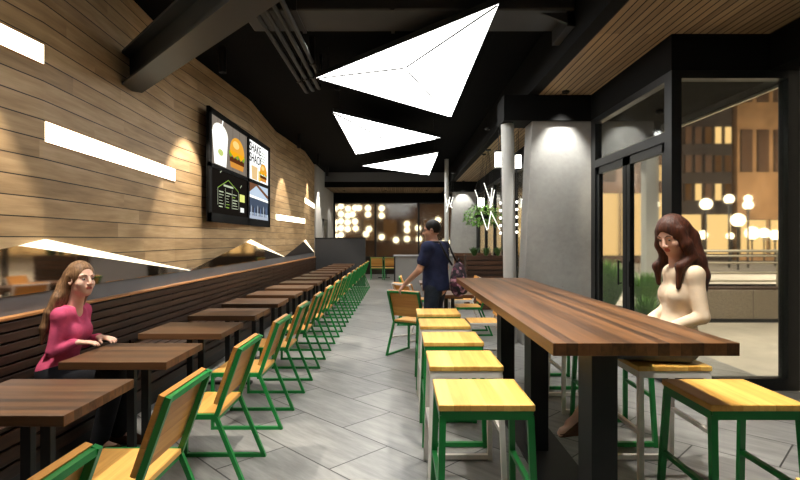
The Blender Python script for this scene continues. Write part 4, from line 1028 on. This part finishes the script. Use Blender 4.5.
# hanging planter of ferns and crossing light tubes
t = thing('hanging_planter', 'hanging green fern basket beside the crossing light tubes', 'plant', (2.06, 12.75, 2.06))
MB().lathe([(.05, -.1), (.2, .0), (.21, .08), (.19, .08), (.02, -.04)], n=16).build('basket', 'black', t)
MB().tube([(.0, 0, .08), (0, 0, 1.485)], .006, 6).build('cord', 'black', t)
bushy(t, 900, .44, .30, rnd, 'leaf', .12)
downlight(2.0, 12.2, 3.549, 'added downlight above the hanging fern basket', 150, 1.4, .7, h=.03, group='recessed ceiling downlights')  # lamp added to brighten the fern
def tubes(name, label, loc, segs, r=.009):
    t = thing(name, label, 'pendant light', loc, 0, 'clusters of crossing light tubes')
    for a, b in segs: MB().tube([a, b], r, 8).build('light_tube', 'tube_soft', t)
    w = MB()
    w.lathe([(.06, 3.545-loc[2]-.03), (.06, 3.545-loc[2])], n=14)
    for a, b in segs: w.tube([max(a, b, key=lambda p: p[2]), (0, 0, 3.545-loc[2]-.02)], .003, 5)
    w.build('hanging_wires', 'black', t)
k = 12.0/513
def P_(u, v, y, loc): return ((u-400)/513*y-loc[0], y-loc[1], 1.5-(v-240)/513*y-loc[2])
loc = (2.0, 11.6, 2.3)
sg = [((484, 183), (492, 206)), ((492, 188), (490, 208)), ((494.5, 190), (491, 207)), ((475, 190), (481, 207)), ((491, 212), (500, 230)), ((491, 211), (488, 229)), ((481, 212), (487, 230))]
tubes('tube_pendant', 'cluster of crossing white light tubes hanging over the slatted planter', loc, [(P_(a[0], a[1], 11.6+.06*i, loc), P_(b[0], b[1], 11.5-.05*i, loc)) for i, (a, b) in enumerate(sg)])
loc = (1.62, 15.6, 2.4)
sg = [((445, 194), (447, 206)), ((450, 197), (446.5, 212)), ((453, 197), (450, 207)), ((448, 200), (452, 208))]
tubes('tube_pendant', 'smaller cluster of light tubes left of the distant concrete pier', loc, [(P_(a[0], a[1], 15.6+.05*i, loc), P_(b[0], b[1], 15.5-.05*i, loc)) for i, (a, b) in enumerate(sg)], .012)
# glowing lantern boxes and strings of bulbs
for i, (u, v, y, w_, h_) in enumerate(((481, 203, 13.8, .075, .26), (498.5, 160, 9.3, .06, .27), (518.2, 162, 9.6, .05, .25))):
    x = (u-400)/513*y; z = 1.5-(v-240)/513*y
    t = thing('box_lantern', ['small glowing box lantern beside the distant concrete pier', 'glowing box lantern just left of the slim round column', 'glowing box lantern in the gap between slim column and broad pier'][i], 'lantern', (x, y, z), 0, 'glowing box lanterns')
    MB().box((-w_, -w_, -h_/2), (w_, w_, h_/2), .01).build('lamp_shade', 'tube', t)
    MB().box((-w_-.01, -w_-.01, h_/2), (w_+.01, w_+.01, h_/2+.03)).box((-w_-.01, -w_-.01, -h_/2-.02), (w_+.01, w_+.01, -h_/2)).build('cap', 'black', t)
    MB().tube([(0, 0, h_/2), (0, 0, 3.549-z)], .006, 6).build('cord', 'black', t)
for i, (u, y, v0, n) in enumerate(((500.5, 9.9, 203, 5), (516.8, 9.9, 202, 5))):
    x = (u-400)/513*y; z0 = 1.5-(v0-240)/513*y
    t = thing('bulb_string', ['vertical string of small bulbs left of the slim round column', 'vertical string of small bulbs right of the slim round column'][i], 'string light', (x, y, z0), 0, 'vertical bulb strings')
    MB().tube([(0, 0, 3.549-z0), (0, 0, -.145*(n-1))], .006, 6).build('cord', 'black', t)
    for j in range(n): MB().ball((0, 0, -.145*j), .024, 10, 6).build('bulb', 'tube', t, smooth=True)

# ---------------------------------------------------------------- outside
g = struct(MB().box((3.95, -4, -.12), (60, 9.45, -.02)).build('pavement', 'paving'))
g2 = struct(MB().box((2.85, 5.3, -.12), (3.95, 9.45, -.02)).build('pavement', 'paving'))
struct(MB().box((-60, 22.7, -.3), (60, 90, -.02)).build('ground', 'asphalt'))
struct(MB().box((2.85, 9.45, -.3), (60, 22.7, -.02)).build('street', 'paving'))
cn = MB().box((2.96, 5.32, 3.30), (4.38, 22.0, 3.48)).build('canopy', 'fascia'); tag(cn, 'dark flat canopy slab outside above the glass door and front window', 'canopy')
MB().box((4.38, 5.32, 3.27), (4.42, 22.0, 3.50)).build('canopy_edge', 'rail', cn)
gw = thing('granite_planter', 'speckled granite planter wall outside the front window', 'planter', (9.2, 9.65, -.02))
MB().box((-4.4, -.2, .06), (6, .2, .60), .01).build('wall', 'granite', gw)
MB().box((-4.42, -.21, 0), (6, .21, .07)).build('dark_base', 'black', gw)
MB().box((-4.36, -.17, .6), (6, .17, .635)).build('soil', 'soil', gw)
rl = thing('metal_railing', 'pale metal railing with three bars beyond the granite planter', 'railing', (8.5, 10.3, -.02))
for z in (.70, .86, 1.06, 1.2, 1.30):
    MB().tube([(-3.6, 0, z), (7, 0, z)], .02 if z < 1.25 else .028, 8).build('rail', 'rail', rl)
for x in (-2.65, -.9, .9, 2.6, 4.4, 6.2):
    MB().box((x-.03, -.03, 0), (x+.03, .03, 1.3)).build('post', 'rail', rl)
MB().box((-3.6, .18, .30), (7, .22, .62)).build('back_rail', 'facade_dark', rl)
# shrubs in pots by the glass door
for i, (x, y, n_, sp, hh) in enumerate(((3.30, 8.1, 260, .30, .95), (3.96, 8.3, 240, .30, .70), (3.42, 7.15, 90, .22, .40))):
    t = thing('potted_shrub', ['taller spiky green shrub in a grey pot outside the left leaf of the glass door', 'spiky green shrub in a grey pot outside the middle of the glass door', 'small spiky plant in a grey pot outside, just left of the woman in cream'][i], 'plant', (x, y, -.02), 0, 'potted shrubs outside the glass door')
    MB().lathe([(.17, 0), (.23, .42), (.25, .42), (.25, .47), (.21, .47), (.2, .40)], n=20).build('pot', 'pot', t)
    MB().lathe([(.205, .395), (.205, .42)], n=20).build('soil', 'soil', t)
    leafy(t, n_*2, sp, hh, rnd, 'leaf', .15, .009, .42)
# pale post outside the door
c = MB().box((4.28, 8.9, -.02), (4.50, 9.1, 3.262)).build('canopy_post', 'offwhite'); tag(c, 'pale square post holding the canopy outside the glass door', 'post')
for i, (x, y) in enumerate(((3.6, 7.1), (3.6, 9.6), (3.6, 12.6), (3.6, 15.6))):
    downlight(x, y, 3.297, ORD[i]+' added downlight from the front under the outdoor canopy', 300, 2.2, .7, (1, .86, .64), .05, h=.05, group='added downlights under the outdoor canopy')  # lamps added to brighten the ground and shrubs beyond the door
# street globe lamps
def globe(u, v, y, r, label):
    x = (u-400)/513*y; z = 1.5-(v-240)/513*y
    t = thing('street_lamp', label, 'street lamp', (x, y, -.02), 0, 'globe street lamps outside')
    MB().ball((0, 0, z+.02), r).build('globe', 'bulb', t, smooth=True)
    MB().tube([(0, 0, 0), (0, 0, z-r*.8)], .05, 8).build('post', 'black', t)
    MB().lathe([(.10, z-r-.06), (.14, z-r*.6)], n=10).build('collar', 'black', t)
for i, (u, v, y, r) in enumerate(((706, 204, 30, .34), (729, 199, 28, .26), (748, 205, 28, .26), (748, 198.5, 36, .26), (738, 220, 26, .34), (703, 235, 34, .3), (730, 236, 34, .24), (752, 233, 33, .42), (775, 235, 30, .3), (786, 226, 33, .3), (764, 233, 36.5, .36))):
    globe(u, v, y, r, ['globe street lamp seen just right of the window post, above the woman\'s head', 'globe street lamp second from the left in the front window', 'lower of the two paired globe street lamps in the front window', 'upper of the two paired globe street lamps in the front window', 'larger low globe street lamp in the middle of the front window', 'low globe street lamp right above the head of the woman in cream', 'small low globe street lamp below the largest one', 'wide low globe street lamp near the railing, right of middle', 'low globe street lamp near the right window post', 'globe street lamp partly at the right window post', 'farthest low globe street lamp between two others'][i])
# buildings across the street
def building(name, label, x0, x1, y, h, mat, wins, depth=6):
    t = thing(name, label, 'building', ((x0+x1)/2, y, -.02), 0, 'night buildings across the street')
    w = (x1-x0)/2
    MB().box((-w, 0, 0), (w, depth, h)).build('wall', mat, t)
    c = MB(); c.box((-w-.2, -.3, h), (w+.2, depth, h+.4)); c.build('cornice', mat, t)
    for (a, b, c_, d_, mt) in wins:
        f = MB().box((a-.06, -.10, c_-.06), (b+.06, 0.02, d_+.06)).build('window', 'facade_dark', t)
        MB().box((a, -.13, c_), (b, -.10, d_)).build('pane', mt, f)
    return t
r2 = random.Random(11)
def grid(w, h, nx, nz, z0, lit, dim=.3):
    L = []
    for i in range(nx):
        for j in range(nz):
            a = -w+2*w*(i+.2)/nx; b = -w+2*w*(i+.8)/nx; c = z0+(h-z0-.5)*(j+.12)/nz; d = z0+(h-z0-.5)*(j+.7)/nz
            q = r2.random()
            L.append((a, b, c, d, 'pane_lit' if q < lit else ('pane_dim' if q < lit+dim else 'facade_brown')))
    return L
def shops(w, n, h=3.4):
    return [(-w+2*w*(i+.08)/n, -w+2*w*(i+.92)/n, .5, h, 'pane_lit') for i in range(n)]
building('office_building', 'dark office building with lit vertical windows behind the woman in cream', 18, 24.6, 38, 12, 'facade_dark', shops(3.3, 3)+grid(3.3, 11, 9, 3, 4.2, .06, .55))
building('office_building', 'tan stone building with few windows at the right of the front window', 25, 36, 38, 26, 'facade_tan', shops(5.5, 5, 3.0)+grid(5.5, 22, 9, 3, 6.0, .0, .12))
building('office_building', 'brightly lit shop building seen through the glass door', 11.5, 17.6, 34, 13, 'facade_brown', shops(3.05, 4, 4.6)+grid(3.05, 13, 4, 4, 5.2, .55, .3))
building('office_building', 'lit building seen between the slim column and the distant pier', 4.5, 11, 40, 14, 'facade_brown', shops(3.25, 3, 4.2)+grid(3.25, 14, 5, 4, 4.6, .5, .4))
fb = building('office_building', 'brown building hung with many glowing bulbs behind the far window', -12, 4.2, 34, 12, 'facade_brown', [(a-.1, b, c_, d_, mt_) for (a, b, c_, d_, mt_) in grid(7.9, 9, 12, 3, 1.2, .0, .7)])
pts = [(125,193),(155,182),(190,193),(225,190),(245,190),(290,190),(155,220),(188,228),(213,222),(290,222),(358,192),(358,228),(125,262),(155,255),(188,262),(225,258),(295,295),(125,295),(155,290),(228,292),(280,320),(358,335),(485,270),(485,300),(485,345),(545,345),(430,350),(155,325),(125,330),(188,295),(540,290),(600,345),(640,250)]
for (a, b) in pts:
    u = 310+a/5; v = 170+b/5; y = 33.6
    MB().ball(((u-400)/513*y+3.9, -.4, 1.5-(v-240)/513*y+.02), .185, 12, 7).build('bulb', 'bulb', fb, smooth=True)
f = MB().box((6.6, -.2, .9), (8.0, 0, 1.55)).build('window', 'facade_dark', fb); MB().box((6.7, -.25, .95), (7.9, -.2, 1.5)).build('pane', 'bulb', f)

# ---------------------------------------------------------------- light
def area(name, loc, rot, size, power, color, sy=None):
    ld = bpy.data.lights.new(name, 'AREA'); ld.energy = power; ld.color = color; ld.shape = 'RECTANGLE'; ld.size = size; ld.size_y = sy or size
    o = bpy.data.objects.new(name, ld); COL.objects.link(o); o.location = loc; o.rotation_euler = rot; return o
def outlamp(x, y, z, p, r=.2, color=(1, .86, .66)):
    ld = bpy.data.lights.new('plaza_fill_light', 'POINT'); ld.energy = p; ld.color = color; ld.shadow_soft_size = r
    o = bpy.data.objects.new('plaza_fill_light', ld); COL.objects.link(o); o.location = (x, y, z)
# tall lamps with posts, added to light the pavement and street
for i, (x, y, p) in enumerate(((8.6, 7.6, 1250), (7.0, 15.5, 1500), (17, 18, 4500), (14, 29, 5000), (27, 30, 6000))):
    t = thing('added_plaza_lamp', ['added tall plaza lamp outside to the right of the front window', 'added tall plaza lamp behind the granite planter', 'added tall plaza lamp farther along the street', 'added tall lamp before the brightly lit shop building', 'added tall lamp before the tan stone building'][i], 'street lamp', (x, y, -.02), 0, 'added plaza lamps')
    MB().tube([(0, 0, 0), (0, 0, 5.2)], .05, 8).build('post', 'black', t)
    MB().lathe([(.26, 5.2), (.30, 5.25), (.1, 5.4)], n=14).build('lamp_head', 'black', t)
    MB().lathe([(.22, 5.17), (.22, 5.195)], n=14).build('lens', 'lamp', t)
    outlamp(x, y, 5.0, p)
w = bpy.data.worlds.new('night_sky'); S.world = w; w.use_nodes = True
bg = w.node_tree.nodes['Background']; bg.inputs[0].default_value = (.05, .042, .036, 1); bg.inputs[1].default_value = .6
# ---------------------------------------------------------------- camera
cd = bpy.data.cameras.new('camera'); cam = bpy.data.objects.new('camera', cd); COL.objects.link(cam)
cam.location = (0, 0, 1.5); cam.rotation_euler = (PI/2, 0, 0); cd.sensor_fit = 'HORIZONTAL'; cd.sensor_width = 36; cd.lens = 36*F/800; cd.clip_start = .05; cd.clip_end = 300
S.camera = cam
vs_ = S.view_settings; vs_.view_transform = 'Standard'; vs_.look = 'None'; vs_.exposure = 0.0; vs_.gamma = 1.0; vs_.use_curve_mapping = False
S.cycles.max_bounces = 10; S.cycles.transmission_bounces = 10; S.cycles.diffuse_bounces = 4; S.cycles.glossy_bounces = 4
S.cycles.caustics_reflective = False; S.cycles.caustics_refractive = True; S.cycles.sample_clamp_indirect = 6.0
S.cycles.use_denoising = True
